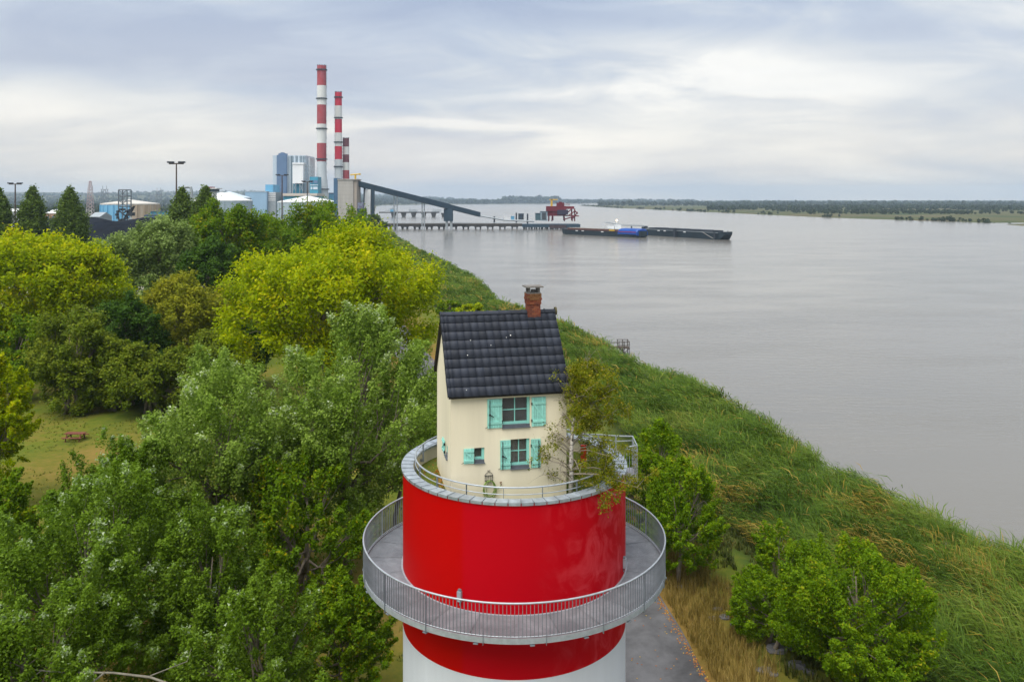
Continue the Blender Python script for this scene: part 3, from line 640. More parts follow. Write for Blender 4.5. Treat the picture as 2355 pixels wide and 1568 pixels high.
# ------------------------------------------------------------------ vegetation
LAST_T = [None]
def leaves_at(cent, rad3, n, leaf, flat=.55, jit=.75, up_bias=.25, shell=.45, aspect=.62, g=rng, axis=None, spray=1.0):
    """n leaf faces spread through ellipsoidal clumps; returns verts, clump index per leaf, unit direction z"""
    k = len(cent); w = (rad3[:, 0] * rad3[:, 2]); w = w / w.sum(); idx = g.choice(k, n, p=w)
    d = unit(g.normal(size=(n, 3)) + np.array([0, 0, up_bias])); r = shell + (1 - shell) * g.random(n) ** .6
    c = cent[idx] + d * rad3[idx] * r[:, None] + g.normal(size=(n, 3)) * leaf * .6
    if axis is not None:      # pointed sprays along a twig instead of round tufts
        t = g.random(n) ** .8; LAST_T[0] = t; wdt = (1.0 - .72 * t * spray) * (.62 + .22 * (1 - spray)); off = g.normal(size=(n, 3)) * .55; ln = rad3[idx].mean(1)
        c = cent[idx] + axis[idx] * (ln * spray * (2.1 * t - .75))[:, None] + off * (ln * wdt)[:, None]; d = unit(off + axis[idx] * (t - .2)[:, None] * 1.2)
    nrm = unit(d * .55 + np.array([0, 0, flat]) + g.normal(size=(n, 3)) * jit)
    a = unit(np.cross(nrm, g.normal(size=(n, 3)))); b_ = np.cross(nrm, a); s = leaf * (.65 + .7 * g.random(n))[:, None]
    a = a * s * .5; b_ = b_ * s * .5 * aspect
    v = np.stack([c - a * .7 + b_, c - a * .7 - b_ + nrm * s * .1, c + a * 1.1], 1)
    return v.reshape(-1, 3), idx, d[:, 2], c
BARK = mat('bark_grey', (.17, .145, .115), .95, .1, var=.4, vscale=3, bump=.4, bscale=8)
BARKD = mat('bark_dark', (.075, .06, .045), .95, .1, var=.4, vscale=3, bump=.4, bscale=8)
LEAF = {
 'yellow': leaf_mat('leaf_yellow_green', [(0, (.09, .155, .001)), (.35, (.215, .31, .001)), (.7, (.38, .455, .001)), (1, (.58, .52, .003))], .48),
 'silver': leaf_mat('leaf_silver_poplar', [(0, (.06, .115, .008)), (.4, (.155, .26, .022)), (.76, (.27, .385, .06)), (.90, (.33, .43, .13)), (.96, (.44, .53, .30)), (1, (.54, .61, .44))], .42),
 'silver_shaded': leaf_mat('leaf_shaded_poplar', [(0, (.036, .078, .002)), (.4, (.098, .182, .007)), (.76, (.175, .28, .02)), (.90, (.21, .33, .06)), (.96, (.36, .46, .24)), (1, (.48, .56, .38))], .42),  # silver poplar darkened: dimmer light at bottom left put into the leaf colour
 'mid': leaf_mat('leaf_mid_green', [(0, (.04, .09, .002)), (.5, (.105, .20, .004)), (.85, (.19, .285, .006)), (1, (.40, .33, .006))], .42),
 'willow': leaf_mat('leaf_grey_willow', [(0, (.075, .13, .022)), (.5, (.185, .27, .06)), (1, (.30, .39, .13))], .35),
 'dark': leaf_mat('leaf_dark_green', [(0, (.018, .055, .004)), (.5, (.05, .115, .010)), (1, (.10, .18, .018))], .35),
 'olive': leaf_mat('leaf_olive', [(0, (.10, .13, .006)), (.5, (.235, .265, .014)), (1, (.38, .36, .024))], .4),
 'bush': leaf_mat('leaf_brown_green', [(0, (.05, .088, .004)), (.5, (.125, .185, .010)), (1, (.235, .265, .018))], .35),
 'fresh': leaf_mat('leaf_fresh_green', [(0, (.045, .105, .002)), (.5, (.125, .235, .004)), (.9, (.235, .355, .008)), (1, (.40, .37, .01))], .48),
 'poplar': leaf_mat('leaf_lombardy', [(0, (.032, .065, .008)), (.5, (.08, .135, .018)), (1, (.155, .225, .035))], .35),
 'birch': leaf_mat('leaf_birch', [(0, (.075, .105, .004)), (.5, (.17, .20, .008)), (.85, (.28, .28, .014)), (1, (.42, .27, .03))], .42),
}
def tree(name, label, cx, top, bot, hw, Y, kind, leaf, n, lobes=9, clumps=9, bark=None, group=None, trunk_r=None, depth=1.0, spiky=0.0, lean=0.0, stems=1, topw=.0, gap=1.0, seed=None, column=False):
    """broadleaf tree: crown lobes made of leaf clumps, each carried by a limb"""
    g = np.random.default_rng(seed if seed is not None else int(cx * 13 + Y * 7) & 0xffff)
    x = (cx - 1177) / FPX * Y; zt = CAM_Z - (top - 460) / FPX * Y; zb = CAM_Z - (bot - 460) / FPX * Y; rx = hw / FPX * Y
    base_z = gz1(x, Y); zb = max(zb, base_z + .1); rz = (zt - zb) / 2; c0 = np.array([x, Y, (zt + zb) / 2]); ry = rx * depth
    root = thing(name, label, 'bush' if 'bush' in name or 'shrub' in name else 'tree', (x, Y, base_z - .1), group)
    # lobes
    lobes = int(lobes * 1.6); clumps = int(clumps * 1.5); kk = np.arange(lobes) + .5; zz = 1 - 1.82 * kk / lobes; ph = kk * 2.39996 + g.uniform(0, 6.28); rr_ = np.sqrt(np.clip(1 - zz * zz, 0, 1))
    ld = unit(np.stack([rr_ * np.cos(ph), rr_ * np.sin(ph), zz], 1) + g.normal(size=(lobes, 3)) * .18)
    lr = np.where(g.random(lobes) < .2, .25, .56) + .14 * g.random(lobes); lc = ld * lr[:, None]
    lrad = .30 + .15 * g.random(lobes)
    cen, rad_ = [], []
    for i in range(lobes):
        dd = unit(g.normal(size=(clumps, 3)) + ld[i] * .75 + (0, 0, .35)); cc = lc[i] + dd * lrad[i] * (.6 + .5 * g.random(clumps))[:, None]
        cen.append(cc); rad_.append(np.full(clumps, lrad[i]) * (.30 + .34 * g.random(clumps)))
    cen = np.concatenate(cen); rad_ = np.concatenate(rad_) * gap
    over = np.linalg.norm(cen, axis=1); k = np.where(over > .9, (.9 + .12 * g.random(len(over))) / over, 1)[:, None]; cen = cen * k
    if column:      # narrow pointed crown around a central stem
        nk = len(cen); tt = g.random(nk); rr2 = np.interp(tt, [0, .12, .4, .75, .93, 1], [.62, .95, 1.0, .62, .22, .02]) * (.35 + .5 * np.sqrt(g.random(nk))); pp = g.uniform(0, 6.283, nk)
        cen = np.stack([rr2 * np.cos(pp), rr2 * np.sin(pp), tt * 1.86 - .96], 1); rad_ = (.30 + .12 * g.random(nk)) * np.interp(tt, [0, .6, 1], [1, .9, .45])
    sc = np.array([rx, ry, rz]); wc = c0 + cen * sc; wc[:, 0] += lean * (cen[:, 2] + 1) * rz
    mean_r = (rx * rx * rz) ** (1/3); r3 = np.stack([rad_ * (rx + mean_r)/2, rad_ * (ry + mean_r)/2, rad_ * (rz + mean_r)/2 * (1 + spiky)], 1)
    ax3 = unit(unit(cen) * .7 + np.array([0, 0, .75 + spiky]) + g.normal(size=cen.shape) * .35)
    v, idx, dz, lcen = leaves_at(wc, r3 * (.88 if Y < 70 else 1.0), n, leaf * (1.12 if Y < 70 else 1.16), g=g, axis=ax3, spray=1.0 if Y < 70 else .55)
    ct = g.random(len(wc)); hgt = np.clip((lcen[:, 2] - zb) / (zt - zb), 0, 1)
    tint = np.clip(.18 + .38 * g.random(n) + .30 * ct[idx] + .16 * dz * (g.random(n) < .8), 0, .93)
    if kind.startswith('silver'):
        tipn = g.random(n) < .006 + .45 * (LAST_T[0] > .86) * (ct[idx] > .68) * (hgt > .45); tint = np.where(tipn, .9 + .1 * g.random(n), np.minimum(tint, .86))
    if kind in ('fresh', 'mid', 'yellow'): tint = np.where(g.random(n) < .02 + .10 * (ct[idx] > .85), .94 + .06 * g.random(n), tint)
    crown = quad_mesh('crown', v, LEAF[kind], np.repeat(tint, 3), k=3, parent=root)
    # trunk and limbs
    m = MB(); tr = trunk_r or max(.05, rx * .045 + .04); bx_ = np.array([x, Y, base_z - .15])
    for s in range(stems):
        sx = bx_ + (np.array([g.normal() * .5, g.normal() * .5, 0]) if stems > 1 else 0)
        mid = c0 + np.array([g.normal() * rx * .08, 0, -rz * .35]); tp = c0 + np.array([g.normal() * rx * .15, g.normal() * rx * .1, rz * .55])
        pts = [sx, sx * .55 + mid * .45 + g.normal(size=3) * (.04 * rx, .04 * rx, 0), mid, mid * .45 + tp * .55 + g.normal(size=3) * .05 * rx, tp]
        m.tube(pts, [tr, tr * .82, tr * .66, tr * .4, tr * .12], 8)
        for i in range(s, lobes, stems):
            e = c0 + lc[i] * sc; e[0] += lean * (lc[i][2] + 1) * rz; f = .35 + .4 * g.random()
            st = sx * (1 - f) + (mid if f < .55 else tp) * f if False else (pts[1] * (1 - f) + pts[3] * f)
            md = st * .5 + e * .5 + np.array([0, 0, -.06 * rz]) + g.normal(size=3) * .05 * rx
            m.tube([st, md, e], [tr * .42, tr * .28, tr * .1], 6)
            for j in range(min(clumps, 6)):
                q = wc[i * clumps + j]; m.tube([e * .45 + md * .55, (e + q) / 2 + g.normal(size=3) * .03 * rx, q], [tr * .16, tr * .1, tr * .03], 4, cap=False)
    m.build('trunk', bark or BARK, root, True)
    return root

# near silver poplars on the left
tree('poplar_tree', 'silver-green poplar nearest the house, its top beside the roof', 800, 728, 1330, 195, 52, 'silver', 0.158, 102485, 13, 10, spiky=.25)
tree('poplar_tree', 'silver-green poplar with whitish tips in the middle of the left side', 500, 842, 1370, 205, 49, 'silver', 0.158, 99179, 12, 10, spiky=.25)
tree('poplar_tree', 'green poplar squeezed between the tower and the silver poplars', 905, 850, 1420, 110, 57, 'silver', 0.158, 49589, 9, 9)
tree('poplar_tree', 'low poplar with white tips in front of the picnic table', 255, 1010, 1480, 150, 43, 'silver_shaded', 0.134, 66120, 10, 9, spiky=.2)
tree('poplar_tree', 'spreading poplar at the left edge of the bottom corner', 190, 1110, 1700, 245, 35, 'silver_shaded', 0.119, 115709, 13, 10, spiky=.2)
tree('poplar_tree', 'slim spired poplar at bottom left with silvery top', 485, 1165, 1660, 125, 36, 'silver_shaded', 0.119, 69426, 10, 9, spiky=.4)
tree('poplar_tree', 'dark leafy poplar cut by the bottom edge left of centre', 610, 1335, 1760, 175, 32, 'silver_shaded', 0.111, 69426, 11, 9)
tree('poplar_tree', 'poplar cut by the bottom left corner over the fallen branch', 60, 1360, 1800, 190, 29, 'silver_shaded', 0.111, 69426, 11, 9)
tree('young_tree', 'bushy green young tree beside the gallery at the bottom', 800, 1315, 1640, 110, 38, 'mid', 0.138, 43500, 10, 9, stems=2)
tree('young_tree', 'shaded tree with slender trunks left of the walkway', 690, 1060, 1480, 150, 46, 'mid', 0.166, 37700, 10, 8, gap=.8, stems=2, bark=BARK)
# middle distance
tree('maple_tree', 'big bright yellow-green tree behind the house roof', 765, 536, 890, 239, 90, 'yellow', 0.331, 89900, 16, 11, gap=.95, seed=77)
tree('maple_tree', 'bright yellow-green tree at the far left by the coal heap', 98, 534, 800, 172, 112, 'yellow', 0.386, 60900, 14, 10, gap=.95)
tree('maple_tree', 'yellow tree cropped by the left edge above the lawn', -12, 815, 1150, 82, 62, 'yellow', 0.230, 37700, 10, 9)
tree('willow_tree', 'grey-green rounded willow in front of the coal heap', 345, 505, 705, 108, 150, 'willow', 0.442, 37700, 10, 9, spiky=.2)
tree('lime_tree', 'green tree with yellowing patches left of the boiler building', 528, 466, 690, 108, 165, 'mid', 0.460, 40600, 12, 9)
tree('lime_tree', 'wide green tree in front of the white tank roof', 722, 466, 660, 132, 180, 'mid', 0.506, 43500, 13, 9)
tree('oak_tree', 'dark narrow tree between the willow and the yellow tree', 475, 545, 720, 66, 146, 'dark', 0.414, 21750, 9, 8)
tree('oak_tree', 'very dark round tree below the willow', 300, 672, 890, 82, 106, 'dark', 0.313, 29000, 10, 9)
tree('hawthorn_bush', 'large olive-brown bush in the middle of the thicket', 430, 642, 850, 108, 114, 'olive', 0.331, 40600, 11, 10, stems=3)
tree('hawthorn_bush', 'broad dark bush on the far edge of the lawn', 160, 722, 965, 100, 92, 'bush', 0.267, 40600, 11, 10, stems=3)
tree('hawthorn_bush', 'brownish bush right of the broad dark lawn bush', 255, 770, 962, 70, 93, 'bush', 0.267, 26100, 9, 9, stems=3)
tree('hazel_bush', 'leafy green bush at the left edge behind the lawn', 30, 738, 930, 75, 97, 'mid', 0.294, 26100, 9, 9, stems=3)
tree('hazel_bush', 'low green bush below the olive bush, above the silver poplars', 465, 778, 935, 105, 99, 'bush', 0.276, 31900, 10, 9, stems=3)
tree('hazel_bush', 'dark shrub under the big yellow-green tree', 575, 700, 880, 75, 104, 'dark', 0.294, 21750, 9, 8, stems=3)
tree('hazel_bush', 'green shrub at the left edge beside the dry lawn', 10, 1090, 1420, 95, 46, 'mid', 0.175, 31900, 9, 9, stems=3)
tree('hazel_bush', 'dark green shrub behind the house gable by the lane', 975, 842, 1060, 50, 80, 'mid', 0.239, 17400, 8, 8, stems=2)
for px, tp, hw, Y, lab in ((-2, 430, 26, 250, 'dark columnar poplar cut by the left edge'), (75, 427, 33, 255, 'dark columnar poplar second from the left edge'), (161, 429, 34, 255, 'dark pointed columnar poplar beside the lattice mast'),
                           (418, 430, 32, 235, 'dark columnar poplar under the tall lamp mast'), (472, 428, 36, 235, 'dark columnar poplar right of the lamp mast')):
    tree('lombardy_poplar', lab, px, tp, 600, hw, Y, 'poplar', 0.570, 21750, 10, 9, spiky=.6, bark=BARKD, column=True)
tree('hazel_bush', 'dark hedge-like shrub at the right end of the lawn edge', 345, 800, 968, 85, 91, 'bush', .28, 26000, 10, 9, stems=3)
tree('hazel_bush', 'dark undergrowth below the very dark round tree', 300, 830, 960, 60, 95, 'dark', .28, 16000, 9, 9, stems=3)
# right of the tower
tree('ash_tree', 'bright green tree between the tower landing and the reeds', 1500, 978, 1300, 88, 55, 'fresh', 0.134, 49589, 10, 9)
tree('ash_tree', 'bright green tree leaning over the dry bank right of the tower', 1560, 1075, 1350, 98, 51, 'fresh', 0.134, 49589, 10, 9)
tree('ash_bush', 'tall thin bush standing out of the reeds', 1785, 1195, 1430, 55, 47, 'fresh', 0.119, 21488, 7, 8)
tree('ash_bush', 'large spreading green bush at the bottom right', 1965, 1275, 1700, 172, 41, 'fresh', 0.119, 102485, 15, 10, stems=3)
tree('ash_bush', 'green bush at the left end of the large bottom right bush', 1790, 1325, 1560, 105, 44, 'fresh', 0.119, 42977, 10, 9, stems=2)
tree('bank_bush', 'small round green bush left of the ridge end by the reeds', 1035, 692, 745, 32, 168, 'mid', 0.368, 8700, 7, 8, stems=2)
tree('bank_bush', 'small yellow-green bush above the left part of the ridge', 1082, 698, 745, 32, 166, 'yellow', 0.368, 8700, 7, 8, stems=2)
tree('bank_bush', 'far bush on the bank under the conveyor', 862, 497, 545, 26, 560, 'poplar', 1.196, 5800, 7, 8, stems=2)
tree('bank_bush', 'far bush on the bank left of the pier', 835, 505, 560, 26, 480, 'mid', 1.104, 5800, 7, 8, stems=2)

# birch on the terrace
def birch():
    g = np.random.default_rng(5); bx, by = 1.97, 26.75; root = thing('birch_tree', 'slim white-barked birch with thin olive leaves beside the house', 'tree', (bx, by, FLOOR))
    BB = bpy.data.materials.new('birch_bark'); BB.use_nodes = True; t = BB.node_tree; b = t.nodes['Principled BSDF']; b.inputs['Roughness'].default_value = .8
    tcn = N(t, 'ShaderNodeTexCoord'); mpn = N(t, 'ShaderNodeMapping', inputs={'Scale': (4, 4, 9)}); t.links.new(tcn.outputs['Object'], mpn.inputs[0]); n = noise(t, mpn.outputs[0], 1.6, 5, .65)
    r = ramp(t, [(.40, (.05, .042, .036)), (.47, (.50, .47, .42)), (.7, (.62, .59, .54))]); t.links.new(n.outputs[0], r.inputs[0]); t.links.new(r.outputs[0], b.inputs['Base Color'])
    tk = [np.array(p) for p in ((bx, by, FLOOR), (bx + .02, by, 15.2), (bx + .02, by, 16.1), (bx + .08, by + .05, 17.0), (bx + .25, by + .1, 17.7), (bx + .45, by + .1, 18.45))]
    m = MB().tube(tk, [.085, .078, .066, .05, .03, .008], 8); m2 = MB(); cen, rr = [], []
    def at(f):
        f *= len(tk) - 1; i = min(int(f), len(tk) - 2); return tk[i] * (1 - f + i) + tk[i+1] * (f - i)
    for i in range(62):
        f = .13 + .85 * g.random(); s = at(f)
        th = g.uniform(-math.pi, math.pi); 
        ln = (1.75 - 1.15 * f) * g.uniform(.6, 1.1); dirv = np.array([math.cos(th), math.sin(th) * .75, .35 + .55 * f])
        if dirv[0] < 0: ln *= .80
        else: ln *= 1.65
        if f < .42 and dirv[0] > 0: dirv[2] -= .42; dirv[1] -= .25
        e = s + dirv * ln * .85; e2 = e + np.array([dirv[0] * .28, dirv[1] * .28, -.12 + .3 * f]) * ln * .5
        md = (s + e) / 2 + np.array([0, 0, .06 * ln]); rb = .022 * (1.25 - f)
        if min(abs(s[0]-0), 9) >= 0: m2.tube([s, md, e, e2], [rb, rb * .7, rb * .4, .004], 5, cap=False)
        for j in range(9):
            u = g.uniform(.25, 1); p = (md * (1 - u) + e * u) if u < .7 else (e * (1 - (u - .7) / .3) + e2 * (u - .7) / .3)
            q = p + g.normal(size=3) * .26 + np.array([0, 0, .03]); m2.tube([p, (p + q) / 2 + g.normal(size=3) * .03, q], [.006, .004, .002], 3, cap=False)
            cen.append(q); rr.append(g.uniform(.12, .24)); cen.append((p + q) / 2); rr.append(.14)
    m.build('trunk', BB, root, True); m2.build('branches', mat('birch_twig', (.27, .235, .19), .9, .1, var=.35, vscale=3), root, True)
    cen = np.array(cen); rr = np.array(rr); keep = np.ones(len(cen), bool)
    w = np.where(cen[:, 0] > bx + .12, 1.0, .13) * np.where((np.abs(cen[:, 0] - bx) < .28) & (cen[:, 2] < 17.0), .3, 1.0); sel = g.choice(len(cen), 1150, p=w / w.sum()); cen, rr = cen[sel], rr[sel]
    # keep foliage out of the house
    rel = cen - np.array(H0); td = rel @ np.array(a_); dd = rel @ np.array(d_); ins = ((td < HW + .04) & (dd > -.06) & (cen[:, 2] < 18.6)) | (cen[:, 2] > 18.95); cen, rr = cen[~ins], rr[~ins]
    v, idx, dz, lc = leaves_at(cen, np.stack([rr, rr, rr], 1), 24000, .066, flat=.2, jit=1.0, up_bias=0, shell=.1, aspect=.7, g=g)
    quad_mesh('crown', v, LEAF['birch'], np.repeat(np.clip(g.random(len(idx)) * .9 + .05, 0, 1), 3), k=3, parent=root)
birch()

# reed bed: leaning blades, one mass
def reeds():
    g = np.random.default_rng(3); vs_, tn = [], []
    wind = np.array([-.80, .22, 0])
    for (y0, y1, dens, wd, hh) in ((30, 62, 16, .045, 1.0), (62, 95, 10, .06, 1.0), (95, 150, 5.0, .095, 1.0), (150, 260, 2.6, .16, 1.0), (260, 480, .9, .32, 1.0), (480, 760, .28, .7, 1.0)):
        cx_ = np.interp((y0 + y1)/2, RIV[1:24, 1], RIV[1:24, 0]); xs0, xs1 = np.interp(y1, RIV[1:24, 1], RIV[1:24, 0]) - 24, np.interp(y0, RIV[1:24, 1], RIV[1:24, 0]) + 4
        n = int((xs1 - xs0) * (y1 - y0) * dens); x = g.uniform(xs0, xs1, n); y = g.uniform(y0, y1, n); d = river_sd(x, y)
        inner = 17.2 + 2.4 * (vnoise(x, y, 5, 21) - .5); ok = (d > -.4) & (d < inner)
        if y0 < 40: ok &= ~((x < 20) & (y < 44))
        x, y, d = x[ok], y[ok], d[ok]; e = d < 3.2; x = np.concatenate([x, x[e] + g.normal(size=e.sum())*.3]); y = np.concatenate([y, y[e] + g.normal(size=e.sum())*.3]); d = np.concatenate([d, d[e]]); n = len(x); z = ground_z(x, y)
        hgt = (2.35 + 1.2 * (vnoise(x, y, 6, 22) - .5) + 1.3 * (vnoise(x, y, 1.8, 35) - .5) + .42 * g.normal(size=n)) * np.interp(d, [-1, 1.0, 4, 14, 18], [.8, 1.0, 1.0, .9, .55])
        clump = vnoise(x, y, 3.2, 23) * .6 + vnoise(x, y, 11, 24) * .4
        lean = .30 + .55 * vnoise(x, y, 4.5, 25)
        dry = np.clip((vnoise(x, y, 7.5, 26) * .5 + vnoise(x, y, 2.2, 27) * .5 - .56) * 4, 0, 1) * (d > 1.5)
        for b_ in range(5):
            base = np.stack([x, y, z], 1) + g.normal(size=(n, 3)) * (.18, .18, 0) ; az = g.uniform(0, 2*math.pi, n)
            own = np.stack([np.cos(az), np.sin(az), np.zeros(n)], 1); sw = (vnoise(x, y, 5.5, 28) - .5) * 2.6 + (vnoise(x, y, 1.7, 29) - .5) * 1.2; wd_ = np.stack([wind[0]*np.cos(sw) - wind[1]*np.sin(sw), wind[0]*np.sin(sw) + wind[1]*np.cos(sw), 0*x], 1); dirv = unit(wd_ * (.9 + .5 * lean)[:, None] + own * (.95 if b_ else .3))
            st = (0 if b_ == 0 else g.uniform(.35, .8, n)) * np.ones(n); p0 = base + np.stack([0*x, 0*x, hgt * st], 1) + dirv * (hgt * st * st * lean * .5)[:, None]
            ln = (hgt * (1.0 if b_ == 0 else .42)); rise = (1.0 if b_ == 0 else .55)
            p1 = p0 + dirv * (ln * lean * .45)[:, None] + np.stack([0*x, 0*x, ln * rise * .62], 1)
            p2 = p0 + dirv * (ln * (lean * 1.1 + (.25 if b_ else 0)))[:, None] + np.stack([0*x, 0*x, ln * rise * (.9 if b_ == 0 else .75)], 1)
            side = np.cross(dirv, g.normal(size=(n, 3)) * .5 + np.array([0, 0, 1.0])); side = unit(side) * (wd * (.45 if b_ == 0 else 1) * (.7 + .6 * g.random(n)))[:, None] * .5
            t0 = np.clip(-.12 + .34 * g.random(n) + .75 * clump, 0, .76); isd = g.random(n) < dry * .6 + .03
            t0 = np.where(isd, .80 + .2 * g.random(n), t0)
            vs_.append(np.stack([p0 - side * .6, p0 + side * .6, p1 + side, p1 - side], 1).reshape(-1, 3)); vs_.append(np.stack([p1 - side, p1 + side, p2 + side * .1, p2 - side * .1], 1).reshape(-1, 3))
            tn.append(np.repeat(t0, 4)); tn.append(np.repeat(t0, 4))
    RM = leaf_mat('reed_blade', [(0, (.03, .066, .006)), (.3, (.072, .138, .012)), (.55, (.125, .195, .02)), (.74, (.19, .245, .04)), (.80, (.25, .21, .03)), (.9, (.33, .22, .03)), (1, (.40, .31, .08))], .35, .5)
    o = quad_mesh('reed_bed', np.concatenate(vs_), RM, np.concatenate(tn)); tag(o, 'green reed bed leaning in the wind along the river', 'reeds', kind='stuff')
reeds()
# dry grass on the bank by the lane, short tufts on the lawn edge
def grass(name, label, xy, hgt, wd, stops, mname, lean=.4, nb=5, seed=1):
    g = np.random.default_rng(seed); x, y = xy; n = len(x); z = ground_z(x, y); vs_, tn = [], []
    for b_ in range(nb):
        az = g.uniform(0, 2*math.pi, n); dirv = np.stack([np.cos(az), np.sin(az), 0*x], 1); hh = hgt * (.5 + .8 * g.random(n)); le = lean * g.random(n)
        p0 = np.stack([x, y, z - .02], 1) + g.normal(size=(n, 3)) * (.07, .07, 0); p1 = p0 + dirv * (hh * le * .4)[:, None] + np.stack([0*x, 0*x, hh * .6], 1); p2 = p0 + dirv * (hh * le * 1.2)[:, None] + np.stack([0*x, 0*x, hh], 1)
        s = np.stack([-np.sin(az), np.cos(az), 0*x], 1) * wd * .5
        vs_.append(np.stack([p0 - s, p0 + s, p1 + s * .7, p1 - s * .7], 1).reshape(-1, 3)); vs_.append(np.stack([p1 - s * .7, p1 + s * .7, p2 + s * .1, p2 - s * .1], 1).reshape(-1, 3))
        tt = np.repeat(np.clip(.15 + .5 * g.random(n) + .45 * (vnoise(x, y, 2.5, 31) - .3), 0, 1), 4); tn += [tt, tt]
    o = quad_mesh(name, np.concatenate(vs_), leaf_mat(mname, stops, .3, .6), np.concatenate(tn)); tag(o, label, 'grass', kind='stuff')
n = 15000; x = rng.uniform(6, 26, n); y = rng.uniform(30, 66, n); d = river_sd(x, y); rdn = poly_dist(x, y, ROAD)
ok = (rdn > 2.9) & (d > 15.5) & (x > np.interp(y, [28, 70], [9, 3])) & ((vnoise(x, y, 2.0, 33) > .30) | (rdn < 5.2)); x, y, rdn = x[ok], y[ok], rdn[ok]
near = rdn < 7.0 + 3 * (vnoise(x, y, 4, 34) - .5)
DRYS = [(0, (.075, .075, .015)), (.3, (.17, .135, .03)), (.65, (.30, .215, .055)), (1, (.42, .31, .11))]
grass('dry_grass', 'tall dry brown grass on the bank beside the lane', (x[near], y[near]), .75, .03, DRYS, 'dry_grass_blade', .55, 6)
grass('bank_weeds', 'low green weeds on the stony bank slope', (x[~near][::2], y[~near][::2]), .42, .07, [(0, (.03, .05, .01)), (.5, (.07, .095, .02)), (.85, (.14, .12, .03)), (1, (.26, .18, .06))], 'weed_blade', .8, 6, 2)
n = 9000; x = rng.uniform(-75, 3, n); y = rng.uniform(30, 92, n); ok = (np.hypot(x - TX, y - TY) > 4.6) & (poly_dist(x, y, ROAD) > 2.8) & (vnoise(x, y, 5, 37) > .35); x, y = x[ok], y[ok]
grass('lawn_grass', 'short patchy green and yellow grass under the trees', (x, y), .16, .07, [(0, (.07, .10, .012)), (.5, (.11, .135, .016)), (1, (.19, .16, .03))], 'lawn_blade', .9, 4, 3)
# leaf litter along the lane
n = 2600; f = rng.integers(1, len(ROAD) - 4, n); w = rng.random(n); A_ = np.array(ROAD)[f]; B2 = np.array(ROAD)[f + 1]; dv = unit(B2 - A_); off = np.where(rng.random(n) < .85, 2.62 - np.abs(rng.normal(size=n)) * .22, rng.uniform(-2.4, 2.4, n)) * np.where(rng.random(n) < .8, 1, -1)
xy = A_ + (B2 - A_) * w[:, None] + np.stack([dv[:, 1], -dv[:, 0]], 1) * off[:, None]; c = np.stack([xy[:, 0], xy[:, 1], ground_z(xy[:, 0], xy[:, 1]) + .05], 1); a = unit(rng.normal(size=(n, 3)) * (1, 1, .2)) * .06; b2 = np.cross(a, [0, 0, 1.]) * .7
o = quad_mesh('leaf_litter', np.stack([c - a, c + b2, c + a, c - b2], 1).reshape(-1, 3), MATS['dead_leaf'], np.repeat(rng.random(n), 4)); tag(o, 'orange and yellow leaf litter along the edges of the lane', 'leaf litter', kind='stuff')
# stones on the bank
STONE = mat('bank_stone', (.115, .115, .12), .9, .2, var=.3, vscale=4, bump=.3, bscale=12)
for i, (px, py, s) in enumerate(((1652, 1408, .45), (1667, 1428, .55), (1638, 1430, .4), (1690, 1447, .5), (1560, 1355, .4), (1535, 1340, .35), (1745, 1468, .4), (1785, 1503, .9), (1830, 1540, .7), (1758, 1552, .6), (1712, 1395, .45), (1815, 1495, .6), (1700, 1380, .4), (1775, 1560, .5), (1860, 1556, .5))):
    s *= .62; Y = gz(py, -.3); x = (px - 1177) / FPX * Y; z = gz1(x, Y); g = np.random.default_rng(i + 60); m = MB(); nn_ = 8; vs_ = []
    for (rr, zz) in ((.8, -.15), (1.0, .1), (.85, .28), (.4, .36)):
        for k in range(nn_): a = 2*math.pi*k/nn_; q = rr * s * (.8 + .35 * g.random()); vs_.append((x + q*math.cos(a)*1.2, Y + q*math.sin(a), z + zz*s + g.normal()*.02))
    m.add(vs_, [(r_*nn_+k, r_*nn_+(k+1)%nn_, (r_+1)*nn_+(k+1)%nn_, (r_+1)*nn_+k) for r_ in range(3) for k in range(nn_)] + [tuple(3*nn_+k for k in range(nn_))])
    tag(m.build('stone', STONE), 'rough grey stone lying on the bank below the dry grass', 'stone', 'stones on the bank')
# fallen dead branch, bottom left
m = MB(); Yb = 27.5
pts = [P(-20, 1500, Yb), P(60, 1538, Yb + .3), P(150, 1545, Yb + .4), P(260, 1546, Yb + .2), P(345, 1556, Yb), P(440, 1590, Yb - .4)]; m.tube(pts, [.012, .022, .03, .035, .042, .045], 7)
m.tube([P(95, 1541, Yb + .3), P(70, 1560, Yb), P(48, 1572, Yb - .3)], [.02, .015, .006], 5); m.tube([P(60, 1538, Yb + .3), P(35, 1510, Yb + .2), P(30, 1480, Yb + .3)], [.03, .02, .008], 5); m.tube([P(240, 1546, Yb + .2), P(215, 1566, Yb), P(190, 1582, Yb)], [.04, .025, .01], 5)
m.tube([P(345, 1553, Yb), P(430, 1520, Yb + .6), P(440, 1490, Yb + .8)], [.025, .015, .006], 5)
tag(m.build('dead_branch', mat('dead_wood', (.16, .15, .12), .9, .1, var=.3, vscale=4), None, True), 'pale bare dead limb lying across the bottom left corner', 'branch')
